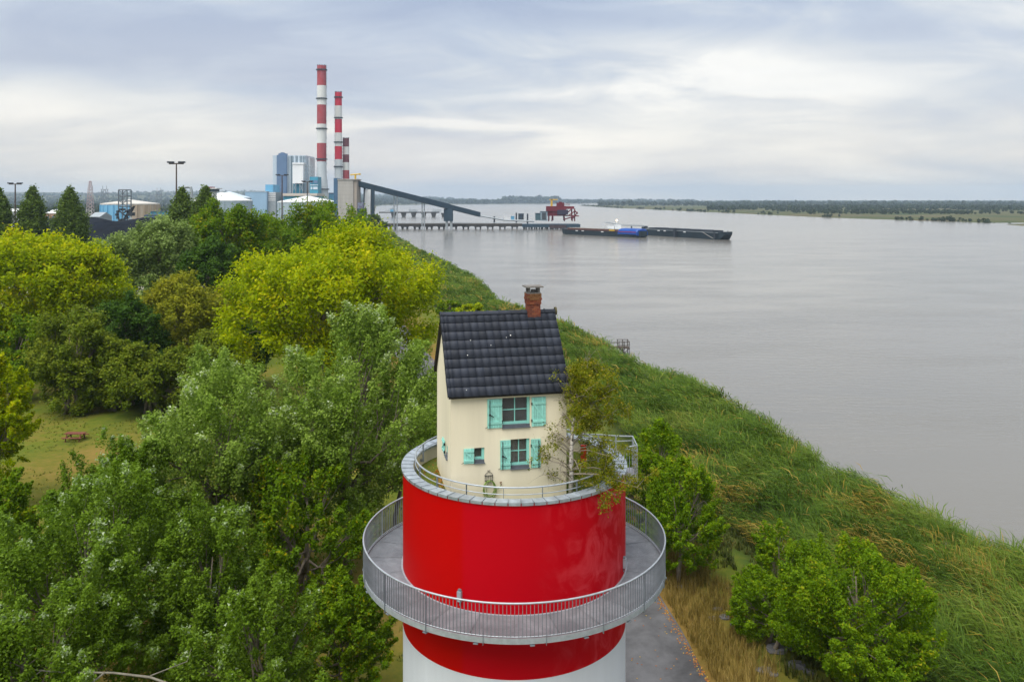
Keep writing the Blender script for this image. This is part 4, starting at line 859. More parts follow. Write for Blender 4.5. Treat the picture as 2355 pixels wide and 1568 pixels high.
# picnic table on the lawn
WOOD = mat('red_stained_wood', (.16, .055, .04), .8, .2, var=.3, vscale=4)
ty = gz(1010); tx = (173 - 1177) / FPX * ty; tz = gz1(tx, ty)
pt = thing('picnic_table', 'red-brown wooden picnic table on the lawn', 'picnic table', (tx, ty, tz))
for i in range(4): MB().box(tx - 1.0, tx + 1.0, ty - .38 + i*.195, ty - .38 + i*.195 + .18, tz + .72, tz + .765).build('table_board', WOOD, pt)
for s in (-1, 1):
    for k in range(2): MB().box(tx - 1.0, tx + 1.0, ty + s*.72 - .14 + k*.145, ty + s*.72 - .14 + k*.145 + .135, tz + .42, tz + .46).build('bench_board', WOOD, pt)
for sx in (-.7, .7):
    for s in (-1, 1): MB().obox((tx + sx - .04, ty + s*.62 - .05, tz), (.08, 0, 0), (0, .1, 0), (0, -s*.35, .72)).build('leg', WOOD, pt)
    MB().box(tx + sx - .1, tx + sx - .045, ty - .85, ty + .85, tz + .33, tz + .42).build('crossbeam', WOOD, pt)
# fishing platform in the reeds
fp = thing('fishing_platform', 'small dark wooden railed platform at the edge of the reeds', 'platform', (0, 0, 0)); OLDW = mat('old_timber', (.075, .062, .052), .9, .1, var=.35, vscale=3)
fy = 137.0; fx0, fx1 = (1420 - 1177)/FPX*fy, (1446 - 1177)/FPX*fy; fp.location = ((fx0 + fx1)/2, fy, -2); zd = CAM_Z - (798 - 460)/FPX*fy; zt = CAM_Z - (783 - 460)/FPX*fy
MB().box(fx0, fx1, fy - 1, fy + 1.2, zd - .1, zd).build('deck', OLDW, fp); MB().box(fx0 - 5, fx0, fy - .1, fy + .9, zd - .12, zd - .02).build('gangway', OLDW, fp)
for x in (fx0 + .1, (fx0 + fx1)/2, fx1 - .1):
    for y in (fy - .9, fy + 1.1): MB().bar((x, y, -3.5), (x, y, zt if x > fx0 + .2 else zt), .07).build('pile', OLDW, fp)
for y in (fy - .9, fy + 1.1):
    MB().bar((fx0, y, zt), (fx1, y, zt - .05), .05).build('rail', OLDW, fp); MB().bar((fx0, y, (zt + zd)/2), (fx1, y, (zt + zd)/2), .045).build('rail', OLDW, fp)
    MB().bar((fx0, y, zd), (fx1, y, -2.4), .055).build('brace', OLDW, fp); MB().bar((fx1, y, zd), (fx0, y, -2.4), .055).build('brace', OLDW, fp)
for s in (0, .9): MB().bar((fx0 - 5, fy - .05 + s, zd + .5), (fx0, fy - .05 + s, zd + .7), .04).build('rail', OLDW, fp)
MB().bar((fx1 - .1, fy - .9, zt), (fx1 - .1, fy + 1.1, zt), .05).build('rail', OLDW, fp)

# ------------------------------------------------------------------ power station and port
def pbox(m, x0, x1, y0, y1, Y, dep, z0=None):
    """box seen between these photo columns and rows, its front at depth Y"""
    a = P(x0, y0, Y); b_ = P(x1, y1, Y); return m.box(a.x, b_.x, Y, Y + dep, b_.z if z0 is None else z0, a.z)
def base(px, Y, z=0.0): return ((px - 1177)/FPX*Y, Y, z)
CLAD = mat('pale_blue_cladding', (.46, .55, .63), .6, .3, var=.08, vscale=.05, streak=True)
CLADW = mat('white_cladding', (.70, .72, .74), .6, .3, var=.06, vscale=.05, streak=True)
NAVY = mat('slate_blue_cladding', (.10, .17, .29), .6, .3, var=.1, vscale=.05)
TEAL = mat('teal_cladding', (.03, .24, .36), .5, .4, var=.15, vscale=.05)
DUCT = mat('dark_louvre', (.10, .15, .19), .7, .3)
SKYB = mat('sky_blue_steel', (.13, .38, .60), .5, .35, var=.15, vscale=.1, streak=True)
BEIGE = mat('beige_cladding', (.55, .50, .45), .7, .2, var=.08, vscale=.06)
CONCR = mat('raw_concrete', (.40, .39, .37), .9, .15, var=.18, vscale=.25, streak=True)
STEEL = mat('dark_steel', (.022, .03, .042), .6, .4, var=.2, vscale=.5)
STEELB = mat('blue_grey_steel', (.022, .048, .075), .6, .35, var=.15, vscale=.2)
GREYM = mat('grey_plant_metal', (.30, .34, .37), .6, .4, var=.15, vscale=.4)
def chimney(label, cx, top, bot, hw_top, hw_bot, Y, bands, flare=None, rings=(), mats=None):
    x = (cx - 1177)/FPX*Y; zt = P(0, top, Y).z; rt = hw_top/FPX*Y; t_ = thing('chimney_stack', label, 'chimney', (x, Y, 0)); prev = top
    def rad_at(py):
        f = (py - top)/(bot - top); r_ = hw_top + (hw_bot - hw_top)*f
        if flare and py > flare[0]: r_ = r_ + (flare[2] - r_) * min(1, (py - flare[0])/(flare[1] - flare[0]))
        return r_/FPX*Y
    for (y1, mt, nm) in bands:
        n = 3; prof = [(rad_at(prev + (y1 - prev)*k/n), P(0, prev + (y1 - prev)*k/n, Y).z) for k in range(n+1)]
        if y1 == bands[-1][0]: prof.append((prof[-1][0], -1))
        MB().lathe(x, Y, prof, 32).build(nm, mt, t_, True); prev = y1
    for py in rings:
        r_ = rad_at(py); z = P(0, py, Y).z; MB().lathe(x, Y, [(r_, z - .6), (r_ + 1.5, z - .4), (r_ + 1.5, z + 1.0), (r_ + 1.4, z + 1.0), (r_ + 1.4, z), (r_, z)], 32).build('platform_ring', STEEL, t_)
    m = MB(); sgn = 1 if hw_top > 8.5 else -1
    for k in range(14):
        py = top + 10 + (bot - top - 30)*k/14; r_ = rad_at(py); z = P(0, py, Y).z; m.box(x + sgn*(r_ + .6) - .6, x + sgn*(r_ + .6) + .6, Y - .6, Y + .6, z - .5, z + .6)
    m.box(x + sgn*(rad_at(top + 20) + .25) - .2, x + sgn*(rad_at(top + 20) + .25) + .2, Y - .2, Y + .2, P(0, bot - 30, Y).z, zt); m.build('ladder', GREYM, t_)
    m = MB()
    for k in range(10): a = 2*math.pi*k/10; m.box(x + rt*.95*math.cos(a) - .5, x + rt*.95*math.cos(a) + .5, Y + rt*.95*math.sin(a) - .5, Y + rt*.95*math.sin(a) + .5, zt, zt + 1.2)
    MB().lathe(x, Y, [(rt*.99, zt), (rt*.8, zt), (rt*.8, zt - 8)], 32).build('chimney_lip', STEEL, t_); m.build('lightning_studs', STEEL, t_)
OLDR = mat('faded_red', (.33, .055, .065), .75, .2, var=.15, vscale=.08); NEWR = mat('fresh_red', (.50, .008, .035), .6, .25, var=.08, vscale=.08); OLDW_ = mat('stack_white', (.62, .64, .63), .75, .2, var=.1, vscale=.08, streak=True); STG = mat('stack_grey_white', (.50, .55, .58), .75, .2, var=.08, vscale=.06)
DKR = mat('sooty_red', (.14, .035, .045), .7, .25, var=.35, vscale=.1)
chimney('tallest red and white power station chimney with a flared foot', 739.5, 152, 455, 10.3, 11, 1160, [(198, OLDR, 'red_band'), (242, OLDW_, 'white_band'), (286, OLDR, 'red_band'), (330, OLDW_, 'white_band'), (372, OLDR, 'red_band'), (455, STG, 'white_band')], (405, 440, 15.5), (162, 228, 297, 367, 436))
chimney('second tallest chimney with bright red bands', 778, 213, 450, 7.8, 8.6, 1180, [(244, NEWR, 'red_band'), (275, OLDW_, 'white_band'), (306, NEWR, 'red_band'), (337, OLDW_, 'white_band'), (367, NEWR, 'red_band'), (450, STG, 'white_band')], None, (225, 272, 328, 384))
chimney('shortest chimney with sooty dark red bands', 795.5, 319, 450, 6.9, 7.9, 1190, [(338, DKR, 'red_band'), (356, OLDW_, 'white_band'), (374, DKR, 'red_band'), (392, OLDW_, 'white_band'), (412, OLDR, 'red_band'), (450, OLDW_, 'white_band')], None, ())
Yp = 1140
bo_ = thing('boiler_building', 'tall pale blue boiler building with dark vertical strips', 'building', base(670, Yp))
m = MB(); pbox(m, 627, 703, 358, 460, Yp, 50, 0); m.build('boiler_hall', CLAD, bo_)
m = MB(); pbox(m, 703, 712, 363, 460, Yp + 14, 30, 0); m.build('annex', CLADW, bo_)
m = MB(); pbox(m, 636, 659, 357, 460, Yp - 3, 3, 0); pbox(m, 640, 655, 353, 357, Yp, 14); pbox(m, 645, 651, 351, 353, Yp, 8); m.build('lift_shaft', NAVY, bo_)
for (x0, x1, y0, y1) in ((668, 670.5, 359, 447), (672, 674, 359, 447), (679.5, 681, 359, 447), (682.5, 684, 359, 447), (689, 690.5, 359, 378), (692.5, 694, 359, 378), (700, 701.5, 359, 378), (696.5, 698, 359, 378), (663.5, 664.6, 359, 447)):
    m = MB(); pbox(m, x0, x1, y0, y1, Yp - .7, .7); m.build('louvre_strip', DUCT, bo_)
m = MB(); pbox(m, 672.5, 697, 378, 422, Yp - 12, 12); m.build('filter_house', CLADW, bo_)
m = MB(); pbox(m, 672, 698, 374.5, 378, Yp - 13, 13.5); m.build('filter_roof', CLADW, bo_)
m = MB()
for px in (673, 680, 689, 696): m.bar(P(px, 422, Yp - 11), P(px, 447, Yp - 11), .5)
for a, b_ in ((673, 680), (680, 673), (689, 696), (696, 689)): m.bar(P(a, 423, Yp - 11), P(b_, 440, Yp - 11), .4)
m.build('filter_legs', GREYM, bo_)
m = MB(); pbox(m, 674, 696, 424, 447, Yp - 6, 6); m.build('filter_underside', TEAL, bo_)
m = MB()
for px in (699, 705, 709): m.bar(P(px, 380, Yp - 5), P(px, 440, Yp - 5), .55)
for py in (383, 392, 401, 410): m.bar(P(697, py, Yp - 5), P(719, py, Yp - 5), .3)
for px in (714, 719): m.bar(P(px, 383, Yp - 5), P(px, 412, Yp - 5), .3)
m.build('pipework', GREYM, bo_)
th = thing('turbine_hall', 'low teal and beige turbine hall in front of the boiler building', 'building', base(690, Yp - 60))
m = MB(); pbox(m, 652, 728, 447, 470, Yp - 62, 40, 0); m.build('hall_wall', TEAL, th); m = MB(); pbox(m, 650, 729, 445, 451, Yp - 64, 44); m.build('roof_edge', BEIGE, th)
m = MB(); pbox(m, 712, 731, 407, 445, Yp - 20, 20, 0); o = m.build('teal_tower', TEAL, th)
for (x0, x1, y0, y1) in ((714, 719, 415, 422), (721, 730, 415, 422), (714, 718, 430, 436), (720, 730, 430, 436), (713, 731, 425, 427)):
    m = MB(); pbox(m, x0, x1, y0, y1, Yp - 20.8, .8); m.build('window', CLAD if y0 > 424 else NAVY, th)
bl = thing('plant_block', 'plain light blue block left of the boiler building', 'building', base(592, Yp - 80)); m = MB(); pbox(m, 563.5, 613, 441, 478, Yp - 80, 40, 0); m.build('block_wall', mat('light_blue_wall', (.27, .42, .58), .6, .3, var=.06, vscale=.05), bl); m = MB(); pbox(m, 563, 613.5, 440, 441.5, Yp - 80.5, 41); m.build('block_roof', CLAD, bl)
bl = thing('plant_block', 'stepped blue block with glazed lower storeys beside the boiler building', 'building', base(620, Yp - 70)); m = MB(); pbox(m, 610, 628, 425, 442, Yp - 70, 30, 0); m.build('upper_wall', SKYB, bl); m = MB(); pbox(m, 609, 634, 442, 470, Yp - 74, 30, 0); m.build('lower_wall', GREYM, bl)
for k in range(5): m = MB(); pbox(m, 609.5, 633.5, 444 + k*4, 446 + k*4, Yp - 74.6, .6); m.build('window_strip', CLADW, bl)
bl = thing('plant_block', 'small blue shed at the right foot of the tallest chimney', 'building', base(760, Yp + 40)); m = MB(); pbox(m, 756, 768, 446, 470, Yp + 40, 30, 0); m.build('shed_wall', SKYB, bl); m = MB(); pbox(m, 756, 768, 444, 446.2, Yp + 39.5, 31); m.build('shed_roof', NAVY, bl)
def tank(label, x0, x1, eave, apex, Y, wall, roofm, bot=None, knob=True, name='storage_tank'):
    cx = (x0 + x1)/2; r_ = (x1 - x0)/2/FPX*Y; x = (cx - 1177)/FPX*Y; ze = P(0, eave, Y).z; za = P(0, apex, Y).z; t_ = thing(name, label, 'tank', (x, Y, 0))
    MB().lathe(x, Y, [(r_*.99, -1), (r_*.99, ze)], 48).build('tank_wall', wall, t_, True); n = 24
    for k in range(n):
        a0, a1 = 2*math.pi*k/n, 2*math.pi*(k+1)/n; MB().add([(x + r_*math.cos(a0), Y + r_*math.sin(a0), ze), (x + r_*math.cos(a1), Y + r_*math.sin(a1), ze), (x + .06*r_*math.cos(a1), Y + .06*r_*math.sin(a1), za), (x + .06*r_*math.cos(a0), Y + .06*r_*math.sin(a0), za), (x + r_*math.cos(a0), Y + r_*math.sin(a0), ze - .8), (x + r_*math.cos(a1), Y + r_*math.sin(a1), ze - .8)], [(0, 1, 2, 3), (0, 4, 5, 1)]).build('roof_panel', roofm, t_)
    if knob: MB().lathe(x, Y, [(r_*.07, za - .3), (r_*.07, za + 1.2), (.01, za + 1.8)], 16).build('roof_vent', GREYM, t_)
    m = MB()
    for k in range(24):
        a = 2*math.pi*(k + .5)/24; m.box(x + r_*math.cos(a) - .25, x + r_*math.cos(a) + .25, Y + r_*math.sin(a) - .25, Y + r_*math.sin(a) + .25, 0, ze - .8)
    m.build('wall_ribs', wall, t_); return t_
TANKG = mat('grey_tank_sheet', (.34, .42, .48), .6, .3, var=.12, vscale=.15, streak=True); ROOFW = mat('white_tank_roof', (.66, .68, .69), .55, .3, var=.06, vscale=.1)
tank('white roofed round tank in front of the turbine hall', 640, 775, 464, 451, 800, TANKG, ROOFW)
tank('white conical tank roof behind the columnar poplars', 445, 577, 461, 443, 820, TANKG, ROOFW)
tank('larger domed tank roof behind the white conical one', 480, 575, 455, 441, 980, TANKG, mat('blue_white_roof', (.50, .58, .66), .5, .3, var=.06, vscale=.1), knob=False)
m_ = bpy.data.materials.new('blue_beige_tank'); m_.use_nodes = True; t = m_.node_tree; b = t.nodes['Principled BSDF']; tcn = N(t, 'ShaderNodeTexCoord'); sp = N(t, 'ShaderNodeSeparateXYZ'); t.links.new(tcn.outputs['Object'], sp.inputs[0])
mpn = N(t, 'ShaderNodeMapping', inputs={'Scale': (1, 1, .1)}); t.links.new(tcn.outputs['Object'], mpn.inputs[0]); nz = noise(t, mpn.outputs[0], .25, 5, .6); rb = ramp(t, [(.3, (.09, .33, .56)), (.7, (.20, .44, .64))]); rc = ramp(t, [(.35, (.36, .28, .20)), (.65, (.52, .45, .36))]); t.links.new(nz.outputs[0], rb.inputs[0]); t.links.new(nz.outputs[0], rc.inputs[0])
mx = N(t, 'ShaderNodeMix', data_type='RGBA'); t.links.new(math_node(t, 'GREATER_THAN', sp.outputs['X'], 8.4), mx.inputs[0]); t.links.new(rb.outputs[0], mx.inputs[6]); t.links.new(rc.outputs[0], mx.inputs[7]); t.links.new(mx.outputs[2], b.inputs['Base Color']); b.inputs['Roughness'].default_value = .6
tank('sky blue tank with a rusty beige side behind the coal heap', 237.5, 362, 468.5, 459.5, 600, m_, mat('pale_tank_roof', (.52, .50, .46), .6, .3, var=.12, vscale=.1))
# concrete bunker and conveyor
cb = thing('coal_bunker', 'square grey concrete bunker at the top of the conveyor', 'bunker', base(795, 655))
for k in range(14):
    m = MB(); y0 = 414 + k*8.6; pbox(m, 776.5, 812, y0, y0 + 8.35, 655, 18); m.build('concrete_course', CONCR, cb)
m = MB(); pbox(m, 812.2, 820, 413.5, 540, 656, 17, 0); m.build('side_pier', mat('warm_concrete', (.36, .32, .28), .9, .15, var=.1, vscale=.2), cb); m = MB(); pbox(m, 767, 776.3, 410, 540, 657, 16, 0); m.build('stair_tower', mat('navy_sheet', (.06, .13, .23), .6, .3, var=.1, vscale=.2), cb); m = MB(); pbox(m, 775, 821, 412, 414, 654.4, 19); m.build('bunker_cap', CONCR, cb); m = MB(); pbox(m, 777, 811.5, 414, 534.5, 655.3, 17, 0); m.build('bunker_core', mat('joint_grey', (.22, .22, .21), .9, .1), cb)
yj = thing('jib_crane', 'small yellow jib crane on the bunker roof', 'crane', tuple(P(817, 412, 665))); YEL = mat('crane_yellow', (.55, .36, .03), .6, .3, var=.1, vscale=.4)
MB().bar(P(817, 413, 665), P(817, 402, 665), .8).build('mast', YEL, yj); MB().bar(P(805, 402.5, 665), P(829, 400.8, 665), .55).build('jib', YEL, yj); m = MB(); pbox(m, 825.5, 828.5, 399, 403, 664.3, 1.4); m.build('counterweight', YEL, yj)
cv = thing('conveyor', 'dark sloping conveyor gallery from the bunker down to the pier', 'conveyor', tuple(P(960, 520, 700)))
A, B_ = P(818, 428, 664), P(1102, 499, 735); 
def beam_box(m, A, B_, w, hh):
    A, B_ = Vector(A), Vector(B_); dv = B_ - A; s = Vector((dv.y, -dv.x, 0)).normalized()*w; return m.obox(A - s/2, dv, s, (0, 0, hh))
C1 = A.lerp(B_, .735)
MB().tube([B_ + Vector((0, -1, 1)), P(1160, 506.5, 736), P(1228, 509.5, 736)], .8, 6).build('belt', GREYM, cv)
beam_box(MB(), A, C1, 4.2, 4.6).build('gallery', STEELB, cv); beam_box(MB(), C1 + Vector((0, 0, .05)), B_, 3.9, 4.3).build('gallery', STEELB, cv)
WSH = mat('white_sheet', (.60, .63, .65), .6, .3, var=.08, vscale=.2)
for f, w, nm in ((.30, 1.3, 'trestle'), (.52, 1.0, 'trestle')):
    q = A.lerp(B_, f); 
    m = MB()
    for s in (-w, w):
        m.bar((q.x + s, q.y, q.z), (q.x + s*1.05, q.y, -4), .42)
    for k in range(6): z0 = -1 + (q.z)*k/6; z1 = -1 + q.z*(k+1)/6; m.bar((q.x - w, q.y, z0), (q.x + w, q.y, z1), .14)
    m.build(nm, GREYM, cv)
q = C1; MB().box(q.x - 4.5, q.x + 3.5, q.y - 3, q.y + 3, 5.5, q.z + .5).build('transfer_tower', STEELB, cv); MB().box(q.x - 3, q.x - 1, q.y - 2, q.y + 2, -4, 5.5).box(q.x + 1, q.x + 3, q.y - 2, q.y + 2, -4, 5.5).build('tower_legs', GREYM, cv)
q = P(849, 436, 671); MB().add([(q.x - 3.2, q.y - 2.6, q.z), (q.x + 1.6, q.y - 2.6, q.z), (q.x + 1.2, q.y - 2.6, 11), (q.x - 4.2, q.y - 2.6, 4), (q.x - 3.2, q.y + 1, q.z), (q.x + 1.6, q.y + 1, q.z), (q.x + 1.2, q.y + 1, 11), (q.x - 4.2, q.y + 1, 4)], [(0, 1, 2, 3), (4, 7, 6, 5), (0, 3, 7, 4), (1, 5, 6, 2), (0, 4, 5, 1), (3, 2, 6, 7)]).build('chute', WSH, cv)
MB().box(q.x - 4.6, q.x - 3.3, q.y - 1.5, q.y + 2, 0, q.z + 1).box(q.x + 1.8, q.x + 4.2, q.y - 1.5, q.y + 2, 0, q.z + .5).build('chute_legs', STEELB, cv)
ps = thing('pump_house', 'dark low pump house with purple pipes under the conveyor', 'building', base(828, 640)); m = MB(); pbox(m, 821, 838, 480, 520, 640, 10, 0); m.build('house_wall', STEELB, ps); m = MB(); pbox(m, 822, 834, 466, 480, 642, 6); m.build('pipe_rack', mat('purple_pipe', (.10, .05, .14), .6, .3, var=.5, vscale=.5, col2=(.22, .3, .36)), ps)
# pier
pier = thing('pier', 'long dark coal pier on paired piles', 'pier', (-30, 730, -2)); PYy = 732.0; pz = P(0, 516.5, PYy).z
DECKM = mat('pier_deck', (.045, .045, .045), .9, .2, var=.25, vscale=.3)
x0, x1 = P(872, 0, PYy).x, P(1200, 0, PYy).x
MB().box(x0, x1, PYy - 4, PYy + 4, pz - 1.6, pz).build('deck', DECKM, pier); MB().box(x0, x1, PYy - 4.1, PYy - 3.9, pz, pz + 1.0).build('parapet', mat('pier_parapet', (.09, .08, .07), .9, .2, var=.2, vscale=.3), pier)
MB().tube([(x0, PYy - 3, pz + 1.5), (x1, PYy - 3, pz + 1.5)], .35, 6).tube([(x0, PYy - 2, pz + 1.5), (x1, PYy - 2, pz + 1.5)], .25, 6).build('pipes', GREYM, pier)
for k in range(12):
    px = 903 + k*28.0
    for s in (-2.2, 2.2): 
        x = P(px, 0, PYy).x + s; MB().tube([(x, PYy - 3, -6), (x, PYy - 3, pz - 1.6)], .6, 8).build('pile', STEEL, pier); MB().tube([(x, PYy + 3, -6), (x, PYy + 3, pz - 1.6)], .55, 8).build('pile', STEEL, pier)
    x = P(px, 0, PYy).x; MB().box(x - 3.3, x + 3.3, PYy - 4.2, PYy + 4.2, pz - 2.3, pz - 1.6).build('pile_cap', DECKM, pier)
for (px, y0, y1) in ((1136, 490, 516), (1187, 482, 514), (1213, 484, 514), (993, 507, 516)):
    x = P(px, 0, PYy).x; MB().box(x - .7, x + .7, PYy + 4.2, PYy + 5.6, pz - 1, P(0, y0 + 8, PYy).z).build('mooring_post', STEEL, pier)
head = thing('unloading_wharf', 'broad dark wharf under the red unloader', 'wharf', (40, 735, -2)); hx0, hx1 = P(1160, 0, PYy).x, P(1332, 0, PYy).x
MB().box(P(1200.5, 0, PYy).x, hx1, PYy - 10, PYy + 14, pz - 2.2, pz + .4).box(hx0, P(1200, 0, PYy).x, PYy + 5, PYy + 14, pz - 1.8, pz + .2).build('deck', STEELB, head)
for k in range(22):
    x = P(1204 + k*6.0, 0, PYy).x; MB().tube([(x, PYy - 9, -6), (x + random.uniform(-.6, .6), PYy - 9, pz - 2.2)], .6, 8).build('pile', STEEL, head)
    if k % 2: MB().tube([(x, PYy + 10, -6), (x, PYy + 10, pz - 2.2)], .6, 8).build('pile', STEEL, head)
MB().box(P(1262, 0, PYy).x, P(1300, 0, PYy).x, PYy - 10.4, PYy - 10.05, -1.2, pz).build('fender', mat('fender_rust', (.06, .045, .05), .8, .2, var=.3, vscale=.4), head)
def hut(label, x0, x1, y0, y1, Y, wall, dep, win=None, roofc=None):
    t_ = thing('pier_building', label, 'building', tuple(P((x0+x1)/2, y1, Y))); m = MB(); pbox(m, x0, x1, y0, y1, Y, dep); m.build('walls', wall, t_)
    m = MB(); pbox(m, x0 - .5, x1 + .5, y0 - 1, y0 + .05, Y - .3, dep + .6); m.build('roof', roofc or STEELB, t_)
    for w in (win or ()): m = MB(); pbox(m, *w, Y - .25, .25); m.build('window', mat('far_window', (.04, .05, .06), .2, .5), t_)
hut('tall grey-blue pier building left of the red unloader', 1242.5, 1258.5, 487.5, 508, 722, mat('grey_blue_wall', (.20, .27, .32), .7, .3, var=.1, vscale=.3), 9, ((1246, 1255, 489.5, 505.5),))
hut('lower dark green pier building beside the tall one', 1231, 1242, 491.5, 507, 723, mat('dark_green_wall', (.05, .10, .12), .7, .3), 8)
hut('two storey glazed pier cabin', 1191.5, 1204, 492.5, 505.5, 738, STEELB, 5, ((1193, 1197, 494, 497), (1199, 1203, 494, 497), (1193, 1197, 500, 504), (1199, 1203, 500, 504)))
hut('white container on the pier', 1159, 1173, 497, 505, 741, CLADW, 3, None, CLADW); hut('small pale blue container on the pier', 1174.5, 1182.5, 498.5, 506, 741, SKYB, 3, None, SKYB)
# red unloader
UR = mat('unloader_red', (.135, .012, .022), .6, .3, var=.25, vscale=.2); UD = mat('unloader_dark', (.035, .03, .055), .7, .3, var=.2, vscale=.3); Yu = 733
un = thing('ship_unloader', 'dark red ship unloader standing on the pier head', 'crane', tuple(P(1290, 510, Yu)))
m = MB(); pbox(m, 1256, 1302, 474.5, 486, Yu, 10); pbox(m, 1302, 1320, 475, 481, Yu + 1, 7); m.build('upper_body', UR, un)
m = MB(); pbox(m, 1259, 1301, 486, 497, Yu + 1, 9); m.build('lower_body', UR, un)
m = MB(); pbox(m, 1281, 1306, 483, 494, Yu - 1.2, 5); m.build('hopper', UD, un)
m = MB(); pbox(m, 1280, 1297, 466.5, 475, Yu + 2, 6); pbox(m, 1285, 1292, 464.5, 467, Yu + 2, 4); m.build('machine_house', UR, un)
for px in (1262, 1271, 1296, 1314, 1321): MB().bar(P(px, 480, Yu + 1), P(px + random.uniform(-3, 3), 509, Yu + 1), .55).build('leg', UR, un); MB().bar(P(px, 480, Yu + 8), P(px, 507, Yu + 8), .55).build('leg', UR, un)
for a, b_, c, e in ((1296, 497, 1314, 481), (1306, 497, 1321, 486), (1296, 505, 1326, 496), (1300, 496, 1331, 497), (1314, 506, 1328, 488), (1321, 484, 1328, 492)): MB().bar(P(a, b_, Yu), P(c, e, Yu), .5).build('brace', UR, un)
m = MB()
for k in range(8): m.bar(P(1290 + k*2.8, 475, Yu + 1), P(1290 + k*2.8, 468, Yu + 1), .12)
m.bar(P(1290, 468, Yu + 1), P(1310, 468.3, Yu + 1), .15); m.bar(P(1290, 471.5, Yu + 1), P(1310, 471.5, Yu + 1), .12); m.build('handrails', UR, un)
uj = thing('yellow_crane', 'yellow tower crane rising behind the red unloader', 'crane', tuple(P(1268, 475, Yu + 9)))
m = MB().add([P(1265.5, 476, Yu+9), P(1270.5, 476, Yu+9), P(1270, 458.5, Yu+9), P(1266.5, 458.5, Yu+9), P(1265.5, 476, Yu+11), P(1270.5, 476, Yu+11), P(1270, 458.5, Yu+11), P(1266.5, 458.5, Yu+11)], [(0,1,2,3),(4,7,6,5),(0,3,7,4),(1,5,6,2),(3,2,6,7)]); m.build('mast', YEL, uj)
m = MB(); pbox(m, 1263, 1282, 458.2, 460.5, Yu + 9, 1.5); m.build('jib', YEL, uj)
# access bridge with posts, glare lamp
gb = thing('access_bridge', 'low steel access bridge behind the moored barges', 'bridge', tuple(P(1440, 530, 745))); YB = 748
MB().obox(P(1392, 513, YB), P(1424, 518.5, YB - 12) - P(1392, 513, YB), (0, 3, 0), (0, 0, .9)).build('ramp', GREYM, gb); MB().obox(P(1424, 519.5, YB - 12), P(1481, 521, YB - 40) - P(1424, 519.5, YB - 12), (0, 3, 0), (0, 0, .9)).build('deck', GREYM, gb)
for px, w in ((1407, .4), (1417, .4), (1424, 1.5), (1452, .5), (1478, .5), (1485, 1.6)): q = P(px, 520, YB - 20); MB().box(q.x - w, q.x + w, q.y, q.y + 2*w, -6, q.z).build('post', STEEL, gb)
MB().tube([P(1396, 511, YB), P(1424, 516, YB - 12), P(1481, 518.5, YB - 40)], .12, 5).build('rail', GREYM, gb)
wsh = thing('work_boat', 'white superstructure of a small vessel behind the long barge', 'boat', tuple(P(1418, 533, 660)))
m = MB(); q = P(1395, 536, 655); m.add([P(1391, 537, 655), P(1432, 538, 645), P(1432, 529, 645), P(1391, 529, 655), P(1391, 535, 668), P(1432, 536, 658), P(1432, 528, 658), P(1391, 528, 668)], [(0,1,2,3),(4,7,6,5),(0,3,7,4),(1,5,6,2),(3,2,6,7)]); m.build('hull', WSH, wsh)
m = MB(); pbox(m, 1396, 1412, 521, 530, 655, 7); pbox(m, 1414, 1428, 518, 530, 652, 7); m.build('deckhouse', WSH, wsh); MB().bar(P(1418, 519, 655), P(1418, 508, 655), .25).build('mast', WSH, wsh)
gl_ = bpy.data.materials.new('lit_lamp'); gl_.use_nodes = True; bb = gl_.node_tree.nodes['Principled BSDF']; bb.inputs['Emission Color'].default_value = (1, .72, .35, 1); bb.inputs['Emission Strength'].default_value = 4; bb.inputs['Base Color'].default_value = (.8, .7, .5, 1)
m = MB(); q = P(1418, 507, 654.5); m.tube([q - Vector((0, 0, .5)), q + Vector((0, 0, .5))], .5, 8); m.build('lit_lamp', gl_, wsh)
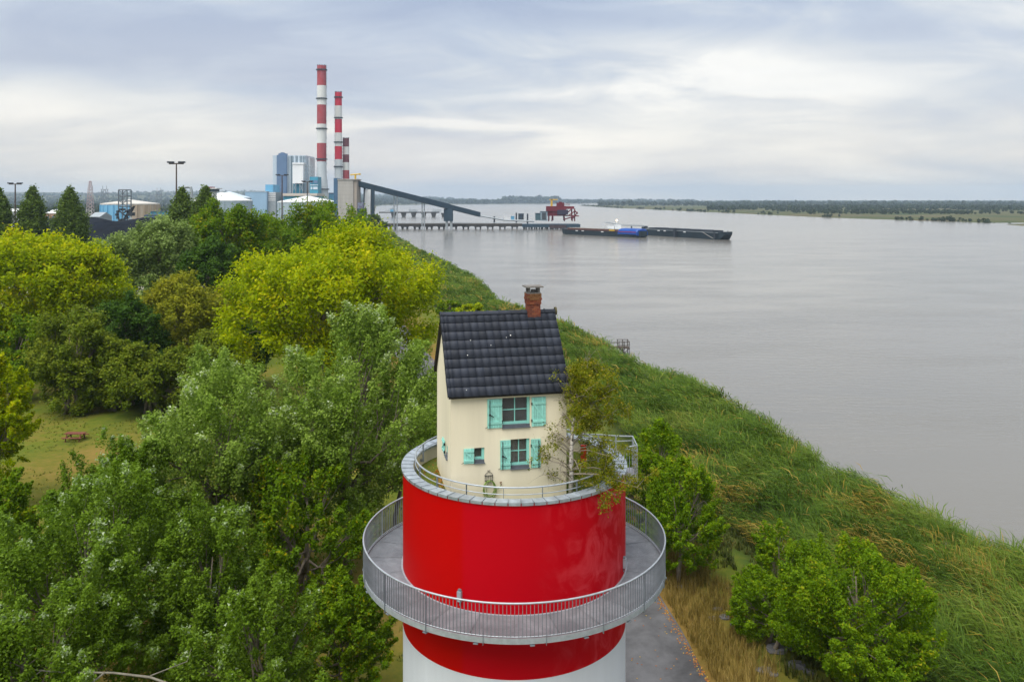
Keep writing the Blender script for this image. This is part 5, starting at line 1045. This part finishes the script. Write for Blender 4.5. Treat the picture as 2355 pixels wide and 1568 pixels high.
# barges
HULL = mat('barge_hull', (.012, .024, .034), .6, .35, var=.35, vscale=.12, streak=True); RUST = mat('barge_rust', (.11, .05, .04), .8, .2, var=.3, vscale=.3); TARP = mat('blue_tarpaulin', (.003, .055, .29), .45, .4, var=.2, vscale=.3); CARGO = mat('hatch_grey', (.24, .23, .21), .8, .2, var=.3, vscale=.25)
def barge(label, A, B_, beam_, fb, raked):
    A = Vector((*A, -2.0)); B_ = Vector((*B_, -2.0)); dv = (B_ - A); ln = dv.length; u = dv.normalized(); s = Vector((-u.y, u.x, 0)); t_ = thing('barge', label, 'barge', tuple((A + B_)/2))
    if s.y < 0: s = -s
    def q(l, w, z): return A + u*l + s*w + Vector((0, 0, z))
    st = [(0, 1.9, .22), (2.2, .5, .1), (6, -.5, 0), (ln - 9, -.5, 0), (ln - 4, .2 if raked else -.5, .05), (ln, fb - 1.3 if raked else .8, .2)]; m = MB(); vs_ = []
    for (l, zb, ins) in st:
        i_ = ins*beam_; sh = .5 if l in (0, ln) else 0; vs_ += [q(l, i_, fb + sh), q(l, i_ + .3, zb), q(l, beam_ - i_ - .3, zb), q(l, beam_ - i_, fb + sh)]
    fs = []
    for k in range(len(st)-1):
        for j in range(3): fs.append((k*4+j, k*4+j+1, (k+1)*4+j+1, (k+1)*4+j))
        fs.append((k*4+3, k*4, (k+1)*4, (k+1)*4+3))
    fs += [(0, 1, 2, 3), tuple((len(st)-1)*4 + k for k in (3, 2, 1, 0))]; m.add(vs_, fs); m.build('hull', HULL, t_)
    m = MB()
    for w in (1.0, beam_ - 1.15): m.obox(q(8, w, fb), u*(ln - 18), s*.15, (0, 0, 1.0))
    for l in (8, ln - 10.1): m.obox(q(l, 1.15, fb), u*.15, s*(beam_ - 2.3), (0, 0, 1.0))
    m.build('coaming', RUST if not raked else STEEL, t_)
    for k in range(int((ln - 20)/6)): MB().obox(q(8.3 + k*6, 1.2, fb + .7), u*5.8, s*(beam_ - 2.4), (0, 0, .35 + .1*(k % 2))).build('hatch_cover', CARGO if not raked else STEEL, t_)
    MB().obox(q(5, -.12, fb - .35), u*(ln - 9), s*.12, (0, 0, .25)).build('rubbing_strake', RUST if not raked else GREYM, t_)
    for l in (3, ln - 5):
        for w in (1.2, beam_ - 1.6): MB().tube([q(l, w, fb), q(l, w, fb + .9)], .28, 6).build('bollard', STEEL, t_)
    for l in (ln*.22, ln*.3, ln*.55): MB().obox(q(l, -.03, fb - 1.15), u*2.6, s*.03, (0, 0, .5)).build('name_plate', CLADW, t_)
    return t_, q, ln, u, s
t_, q, ln, u, s = barge('dark barge with a blue tarpaulin over its near end', (37, 620), (88.5, 556), 11, 4.1, False)
m = MB(); l0, l1 = ln - 20, ln - 1.5; prof = [(-.2, 2.2), (-.15, 4.6), (1.2, 6.0), (5.5, 6.4), (9.8, 6.0), (11.1, 4.6), (11.2, 2.4)]; va = []
for k, l in enumerate((l0, l0 + 1, (l0+l1)/2, l1 - 1.2, l1)):
    for (w, z) in prof: va.append(tuple(q(l, w, z - (.7 if k in (0, 4) else .12*(k % 2)))))
n_ = len(prof); m.add(va, [(k*n_+j, k*n_+j+1, (k+1)*n_+j+1, (k+1)*n_+j) for k in range(4) for j in range(n_-1)] + [tuple(range(n_)), tuple(4*n_+j for j in range(n_))[::-1]]); m.build('tarpaulin', TARP, t_, False)
MB().obox(q(l0 + 1, -.32, 3.7), u*(l1 - l0 - 2), s*.08, (0, 0, .3)).build('tarp_band', mat('red_band_tape', (.4, .03, .04), .6), t_); MB().obox(q(l0 - 9, .2, 4.1), u*5, s*1.5, (0, 0, .8)).build('yellow_gear', YEL, t_)
t_, q, ln, u, s = barge('long dark empty barge moored at the right end', (98, 603), (139, 526), 11, 4.9, True)
for f in (.02, .44): MB().obox(q(ln*f, -1.3, -3), u*2.4, s*1.2, (0, 0, 9.2)).build('mooring_dolphin', STEEL, t_)
mp_ = MB().tube([q(ln - 6, -1.6, -4), q(ln - 6, -1.6, 4.5)], .6, 8).tube([q(ln - 6, -1.6, 4.5), q(ln - 6, -1.6, 4.8)], .7, 8).build('mooring_pile', STEEL); tag(mp_, 'single dark mooring pile at the bow of the right barge', 'pile')
rp = MB().tube([q(ln - 20, -.2, 5), q(ln - 13, -1.0, 2.6), q(ln - 6.3, -1.7, .6)], .1, 5).build('mooring_rope', mat('rope', (.45, .43, .4), .9)); tag(rp, 'pale mooring rope slanting down the bow of the right barge', 'rope')
# second jetty further off
j2 = thing('jetty', 'far low jetty behind the conveyor', 'jetty', tuple(P(940, 492, 1250))); Yj = 1250; zj = P(0, 487.5, Yj).z; MB().box(P(872, 0, Yj).x, P(1010, 0, Yj).x, Yj - 3, Yj + 3, zj - 1.8, zj).build('deck', DECKM, j2)
for k in range(6): x = P(905 + k*23, 0, Yj).x; MB().add([(x - 4, Yj - 3, zj - 1.8), (x + 4, Yj - 3, zj - 1.8), (x + 1.5, Yj - 3, -5), (x - 1.5, Yj - 3, -5), (x - 4, Yj + 3, zj - 1.8), (x + 4, Yj + 3, zj - 1.8), (x + 1.5, Yj + 3, -5), (x - 1.5, Yj + 3, -5)], [(0,1,2,3),(4,7,6,5),(0,3,7,4),(1,5,6,2)]).build('pier_foot', DECKM, j2)
for (x0, x1, y0, lab, mt) in ((886, 908, 484, 'pale work pontoon on the far jetty', CLADW), (897, 906, 480, 'blue cabin on the far jetty', SKYB), (994, 1012, 483, 'grey pipe manifold at the end of the far jetty', GREYM), (940, 958, 482, 'grey loading arm base on the far jetty', GREYM)):
    t_ = thing('jetty_equipment', lab, 'equipment', tuple(P((x0+x1)/2, 490, Yj))); m = MB(); pbox(m, x0, x1, y0 + 3, 488, Yj, 8); m.build('housing', mt, t_); m = MB()
    for k in range(5): px = x0 + (x1-x0)*(k+.5)/5; m.bar(P(px, y0 + 3, Yj + 3), P(px + random.uniform(-1, 1), y0 - random.uniform(0, 3), Yj + 3), .5)
    m.bar(P(x0, y0 + .6, Yj + 3), P(x1 + 4, y0 - .6, Yj + 3), .5); m.build('framework', GREYM, t_)
# masts, pylons, stacker
def lamp_mast(label, px, top, Y, r_=.5):
    t_ = thing('lamp_mast', label, 'lamp mast', base(px, Y), 'lamp masts in the coal yard'); x = base(px, Y)[0]; zt = P(0, top, Y).z; POLE = mat('mast_brown', (.075, .055, .05), .7, .3)
    MB().tube([(x, Y, 0), (x, Y, zt)], [r_, r_*.6], 8).build('pole', POLE, t_); w = r_*6.4; m = MB().box(x - w, x + w, Y - .4, Y + .4, zt - .2, zt + .25); m.build('crossarm', POLE, t_)
    for k in (-1, -.55, .55, 1): MB().box(x + w*k - .5, x + w*k + .5, Y - .9, Y + .6, zt + .25, zt + .85).build('floodlight', STEEL, t_)
lamp_mast('tallest lamp mast, among the columnar poplars', 405.5, 377, 300, .42); lamp_mast('lamp mast near the left edge of the photo', 35, 424, 420, .5); lamp_mast('lamp mast in front of the boiler building lift shaft', 648.5, 404, 520, .55); lamp_mast('lamp mast in front of the boiler building pipework', 706.5, 419, 520, .5)
def lattice(t_, x, Y, z0, z1, w0, w1, r_, n, mt, name='lattice'):
    m = MB(); c = ((-1, -1), (1, -1), (1, 1), (-1, 1)); L_ = [[Vector((x + a*(w0 + (w1-w0)*k/n), Y + b*(w0 + (w1-w0)*k/n), z0 + (z1-z0)*k/n)) for a, b in c] for k in range(n+1)]
    for k in range(n):
        for j in range(4): m.bar(L_[k][j], L_[k+1][j], r_); m.bar(L_[k][j], L_[k+1][(j+1) % 4], r_*.7); m.bar(L_[k+1][j], L_[k+1][(j+1) % 4], r_*.7)
    return m.build(name, mt, t_)
PYL = mat('pylon_steel', (.20, .23, .27), .6, .4); RW = mat('mast_red_white', (.30, .16, .17), .6, .3, var=.9, vscale=.09, col2=(.55, .55, .56))
t_ = thing('radio_mast', 'red and white lattice radio mast beside the blue tank', 'mast', base(207.5, 560)); lattice(t_, base(207.5, 560)[0], 560, 0, P(0, 428, 560).z, 2.6, 1.0, .17, 14, RW); lattice(t_, base(207.5, 560)[0], 560, P(0, 428, 560).z, P(0, 417, 560).z, .8, .5, .14, 4, RW, 'upper_lattice'); m = MB()
for k in range(3): m.lathe(base(207.5, 560)[0], 560, [(1.6, P(0, 432 + k*6, 560).z), (1.6, P(0, 431 + k*6, 560).z)], 10)
m.build('antenna_ring', RW, t_)
wires = []
for px, top, Y, lab in ((240.5, 436, 1700, 'power pylon right of the radio mast'), (365, 440, 1900, 'power pylon right of the blue tank'), (350, 449, 2600, 'small distant power pylon above the blue tank')):
    t_ = thing('power_pylon', lab, 'pylon', base(px, Y, gz1(base(px, Y)[0], Y))); x = base(px, Y)[0]; zt = P(0, top, Y).z; lattice(t_, x, Y, 0, zt, 7, 4.2, .55, 5, PYL, 'body'); m = MB()
    for s in (-1, 1): m.bar((x + s*4.2, Y, zt), (x + s*4.2, Y, zt + 8), .5); 
    m.bar((x - 15, Y, zt - 8), (x + 15, Y, zt - 8), .55); m.bar((x - 9, Y, zt), (x + 9, Y, zt), .55); m.build('crossarms', PYL, t_); wires.append((x, Y, zt - 8))
wm_ = MB()
for (a, b_) in (((-1150, 1650, 44), wires[0]), (wires[0], wires[1]), (wires[1], (-560, 2050, 40))):
    for s in (-13, 0, 13): wm_.tube([(a[0]*(1-f) + b_[0]*f + s*.6, a[1]*(1-f) + b_[1]*f + s, a[2]*(1-f) + b_[2]*f - 9*math.sin(math.pi*f)) for f in [k/8 for k in range(9)]], .13, 3, cap=False)
tag(wm_.build('power_lines', PYL), 'thin sagging power lines between the far pylons', 'power lines')
Ys = 470; sk = thing('coal_stacker', 'dark steel coal stacker with tall open frame tower', 'stacker', base(285, Ys, 8)); xs = [base(p, Ys)[0] for p in (272.5, 292)]
STF = mat('stacker_steel', (.13, .16, .19), .6, .35)
m = MB(); zt = P(0, 437, Ys).z
for x in xs:
    for y in (Ys, Ys + 5): m.bar((x, y, 2), (x, y, zt), .38)
for k, z in enumerate((zt, P(0, 451, Ys).z, P(0, 463, Ys).z, P(0, 475, Ys).z)):
    m.bar((xs[0], Ys, z), (xs[1], Ys, z), .34); m.bar((xs[0], Ys + 5, z), (xs[1], Ys + 5, z), .34)
    for x in xs: m.bar((x, Ys, z), (x, Ys + 5, z), .3)
    if k: m.bar((xs[0], Ys, z), (xs[1], Ys, z + 3.4), .2); m.bar((xs[1], Ys, z), (xs[0], Ys, z + 3.4), .2)
m.build('frame_tower', STF, sk)
m = MB(); cc = P(281, 494, Ys - 3)
for k in range(10): a = 2*math.pi*k/10; m.box(cc.x + 3.2*math.cos(a) - .6, cc.x + 3.2*math.cos(a) + .6, cc.y - .8, cc.y + .8, cc.z + 3.2*math.sin(a) - .6, cc.z + 3.2*math.sin(a) + .6)
m.tube([cc + Vector((3.2*math.cos(k*math.pi/10), 0, 3.2*math.sin(k*math.pi/10))) for k in range(21)], .4, 5, cap=False); m.build('bucket_wheel', STEEL, sk)
m = MB(); m.obox(P(283, 505, Ys - 4), P(300, 486, Ys - 2) - P(283, 505, Ys - 4), (0, 3, 0), (1.5, 0, 3)); pbox(m, 292, 303, 489, 497, Ys - 4, 4); pbox(m, 296, 300, 481, 489, Ys - 3, 2); m.bar(P(284, 490, Ys - 3), P(298, 482, Ys - 3), .4); m.bar(P(275, 486, Ys), P(296, 503, Ys), .4); m.build('machinery', STEEL, sk)
m = MB(); m.add([P(290, 509, Ys - 5), P(307, 509, Ys - 5), P(301, 498, Ys - 5), P(290, 509, Ys + 1), P(307, 509, Ys + 1), P(301, 498, Ys + 1)], [(0, 1, 2), (3, 5, 4), (0, 3, 4, 1), (1, 4, 5, 2), (2, 5, 3, 0)]); m.build('skirt', GREYM, sk)
# coal heap
COAL = mat('coal', (.006, .009, .016), .9, .1, var=.5, vscale=.12, bump=.8, bscale=.8)
hx0, hx1 = -222, -110; nx, ny = 60, 26; vs_ = []
for i in range(nx + 1):
    for j in range(ny + 1):
        x = hx0 + (hx1 - hx0)*i/nx; y = 300 + 105*j/ny; fx = min(1, min(i, nx - i)/9); prof = min(j/12, 1, (ny - j)/5); hh = 15.3*min(prof*1.06, 1)*fx
        hh *= 1 + .05*math.sin(x*.11) + .04*math.sin(x*.31 + y*.2); vs_.append((x, y, hh + .5*float(vnoise(np.array([x]), np.array([y]), 4, 71)[0])*min(1, prof*4)))
me = bpy.data.meshes.new('coal_heap'); me.from_pydata(vs_, [], [(i*(ny+1)+j, (i+1)*(ny+1)+j, (i+1)*(ny+1)+j+1, i*(ny+1)+j+1) for i in range(nx) for j in range(ny)]); me.materials.append(COAL)
tag(link('coal_heap', me), 'long black coal heap behind the left trees', 'coal heap')
# sheds around the yard
def shed(label, x0, x1, y0, y1, Y, wall, roofc, dep=20, pitch=0):
    t_ = thing('shed', label, 'building', base((x0+x1)/2, Y)); m = MB(); pbox(m, x0, x1, y0, y1, Y, dep, 0); m.build('walls', wall, t_); a, b_ = P(x0 - .6, y0, Y), P(x1 + .6, y0, Y)
    MB().add([(a.x, Y - .5, a.z), (b_.x, Y - .5, a.z), (b_.x, Y + dep/2, a.z + pitch), (a.x, Y + dep/2, a.z + pitch), (b_.x, Y + dep + .5, a.z), (a.x, Y + dep + .5, a.z)], [(0, 1, 2, 3), (3, 2, 4, 5), (0, 3, 5), (1, 4, 2)]).build('roof', roofc, t_)
    n = max(2, int((x1 - x0)/9))
    for k in range(n): px = x0 + (x1-x0)*(k+.3)/n; m = MB(); pbox(m, px, px + (x1-x0)/n*.4, y0 + (y1-y0)*.25, y0 + (y1-y0)*.6, Y - .15, .15); m.build('door_bay', DUCT, t_)
ORB = mat('orange_render', (.40, .25, .18), .8, .2, var=.1)
shed('orange-walled low shed between the two left columnar poplars', 104, 128, 491, 515, 560, ORB, ROOFW, 20, 2.5); shed('white-roofed shed right of the orange one', 128, 152, 492.5, 512, 600, GREYM, ROOFW, 20, 2); shed('white-roofed shed at the left edge of the photo', -10, 30, 489, 510, 640, CLADW, ROOFW, 25, 3)
shed('grey corrugated shed at the foot of the radio mast', 206, 230, 499, 512, 540, GREYM, GREYM, 16, 3); shed('long dark blue yard building right of the blue tank', 331, 420, 495, 512, 520, NAVY, STEELB, 14, .5); shed('teal flat-roofed plant room behind the dark blue yard building', 346, 384, 487, 497, 545, TEAL, STEELB, 12, .4)
ctw = thing('control_tower', 'pale round-cornered control tower behind the poplars', 'tower', base(485, 640)); m = MB(); pbox(m, 478, 490, 441, 470, 640, 8, 0); m.build('shaft', CLADW, ctw); m = MB(); pbox(m, 475, 493, 434.5, 441, 638.5, 11); m.build('cabin', STEELB, ctw); m = MB(); pbox(m, 474, 498, 432.5, 434.7, 637.5, 13); m.build('cabin_roof', CLADW, ctw); m = MB(); pbox(m, 479, 488, 430, 432.5, 640, 6); m.build('roof_plant', UR, ctw)
pg = thing('pipe_gantry', 'grey bent pipe gantry between the columnar poplars', 'gantry', base(438, 520)); MB().tube([P(418, 431.5, 520), P(434, 430, 520), P(438.5, 432, 520), P(440, 438, 520), P(441, 470, 520), base(441, 520)], 1.0, 8).build('pipe', GREYM, pg); MB().bar(P(422, 440, 520), base(422, 520), .4).build('leg', GREYM, pg); MB().bar(P(422, 433, 520), P(440, 446, 520), .3).build('stay', GREYM, pg)

# ------------------------------------------------------------------ far woods, bank scrub
def far_woods():
    g = np.random.default_rng(17); X_, Y_, S_ = [], [], []
    def band(n, ylo, yhi, ulo, uhi, size, pw=1.0):
        y = ylo * (yhi/ylo) ** (g.random(n) ** pw); u = g.uniform(ulo, uhi, n); x = u/FPX*y; X_.append(x); Y_.append(y); S_.append(size*(.7 + .6*g.random(n)))
    band(2600, 700, 3000, -1400, -330, 10); band(2200, 3000, 8500, -1400, -300, 16); band(700, 2600, 6500, -400, -120, 13)      # left shore
    band(1500, 5200, 9000, -380, 420, 22); band(500, 4900, 5600, -330, -20, 20); band(260, 5600, 6300, -20, 110, 36)              # far bend
    band(700, 1350, 1900, 600, 1400, 5); band(1900, 1900, 3200, 450, 1400, 7.5); band(2200, 3200, 9000, 200, 1400, 14)             # right shore
    x = np.concatenate(X_); y = np.concatenate(Y_); s = np.concatenate(S_); d = river_sd(x, y)
    pat = vnoise(x, y, 130, 41)*.5 + vnoise(x + y*.3, y*.25, 90, 42)*.5; ok = (d > np.where((x > 0) & (y < 3000), 60, 12)) & ((pat > .42) | (y > 3600)) & ~((x < -120) & (x > -480) & (y > 560) & (y < 1300))
    ok &= ~((y < 3200) & (x < -500) & (pat < .45))
    x, y, s = x[ok], y[ok], s[ok]
    # scrub along the opposite shore
    n = 420; f = g.random(n); yy = 810 * (3600/810) ** f; ex = np.interp(yy, np.array([810, 935, 1186, 1800, 2700, 3740.]), np.array([520, 543, 468, 416, 329, 302.])); sx = ex + 4 + np.abs(g.normal(size=n))*9; keep = vnoise(sx, yy, 60, 44) > .45
    x = np.concatenate([x, sx[keep]]); y = np.concatenate([y, yy[keep]]); s = np.concatenate([s, 2.6 + 2.2*g.random(keep.sum())])
    z = ground_z(x, y); n = len(x); k = np.where(y < 1600, 60, 30); idx = np.repeat(np.arange(n), k); m = len(idx); S = s[idx]
    dv = unit(g.normal(size=(m, 3)) + (0, 0, .3)); r_ = .55 + .45*g.random(m); tall = (.8 + .5*g.random(n))[idx]
    c = np.stack([x[idx], y[idx], z[idx]], 1) + np.stack([dv[:, 0]*S*.55*r_, dv[:, 1]*S*.55*r_, S*tall*(.48 + .5*dv[:, 2]*r_)], 1)
    nrm = unit(dv*.7 + (0, 0, .4) + g.normal(size=(m, 3))*.5); a = unit(np.cross(nrm, g.normal(size=(m, 3)))); b_ = np.cross(nrm, a); L_ = (S*np.where(k == 60, .17, .26)[idx]*(.7 + .6*g.random(m)))[:, None]
    v = np.stack([c - a*L_ + b_*L_*.9, c - a*L_ - b_*L_*.9, c + a*L_*1.1], 1).reshape(-1, 3); tn = np.clip(.1 + .5*g.random(n)[idx] + .35*g.random(m), 0, 1)
    o = quad_mesh('distant_woodland', v, leaf_mat('far_foliage', [(0, (.014, .028, .012)), (.5, (.027, .048, .02)), (1, (.055, .07, .03))],   .2), np.repeat(tn, 3), k=3); tag(o, 'distant tree belts and woodland fading into blue haze', 'woodland', kind='stuff')
far_woods()

# ------------------------------------------------------------------ air
hm = bpy.data.materials.new('haze_air'); hm.use_nodes = True; t = hm.node_tree; t.nodes.clear(); pv = N(t, 'ShaderNodeVolumePrincipled'); pv.inputs['Color'].default_value = (.54, .68, .86, 1); pv.inputs['Density'].default_value = HAZE_DENSITY; pv.inputs['Anisotropy'].default_value = 0.0
ou = N(t, 'ShaderNodeOutputMaterial'); t.links.new(pv.outputs[0], ou.inputs['Volume'])
o = MB().box(-14500, 14500, -300, 14500, -9, 260).build('haze', hm); tag(o, 'pale blue haze in the air over the river plain', 'haze', kind='stuff')
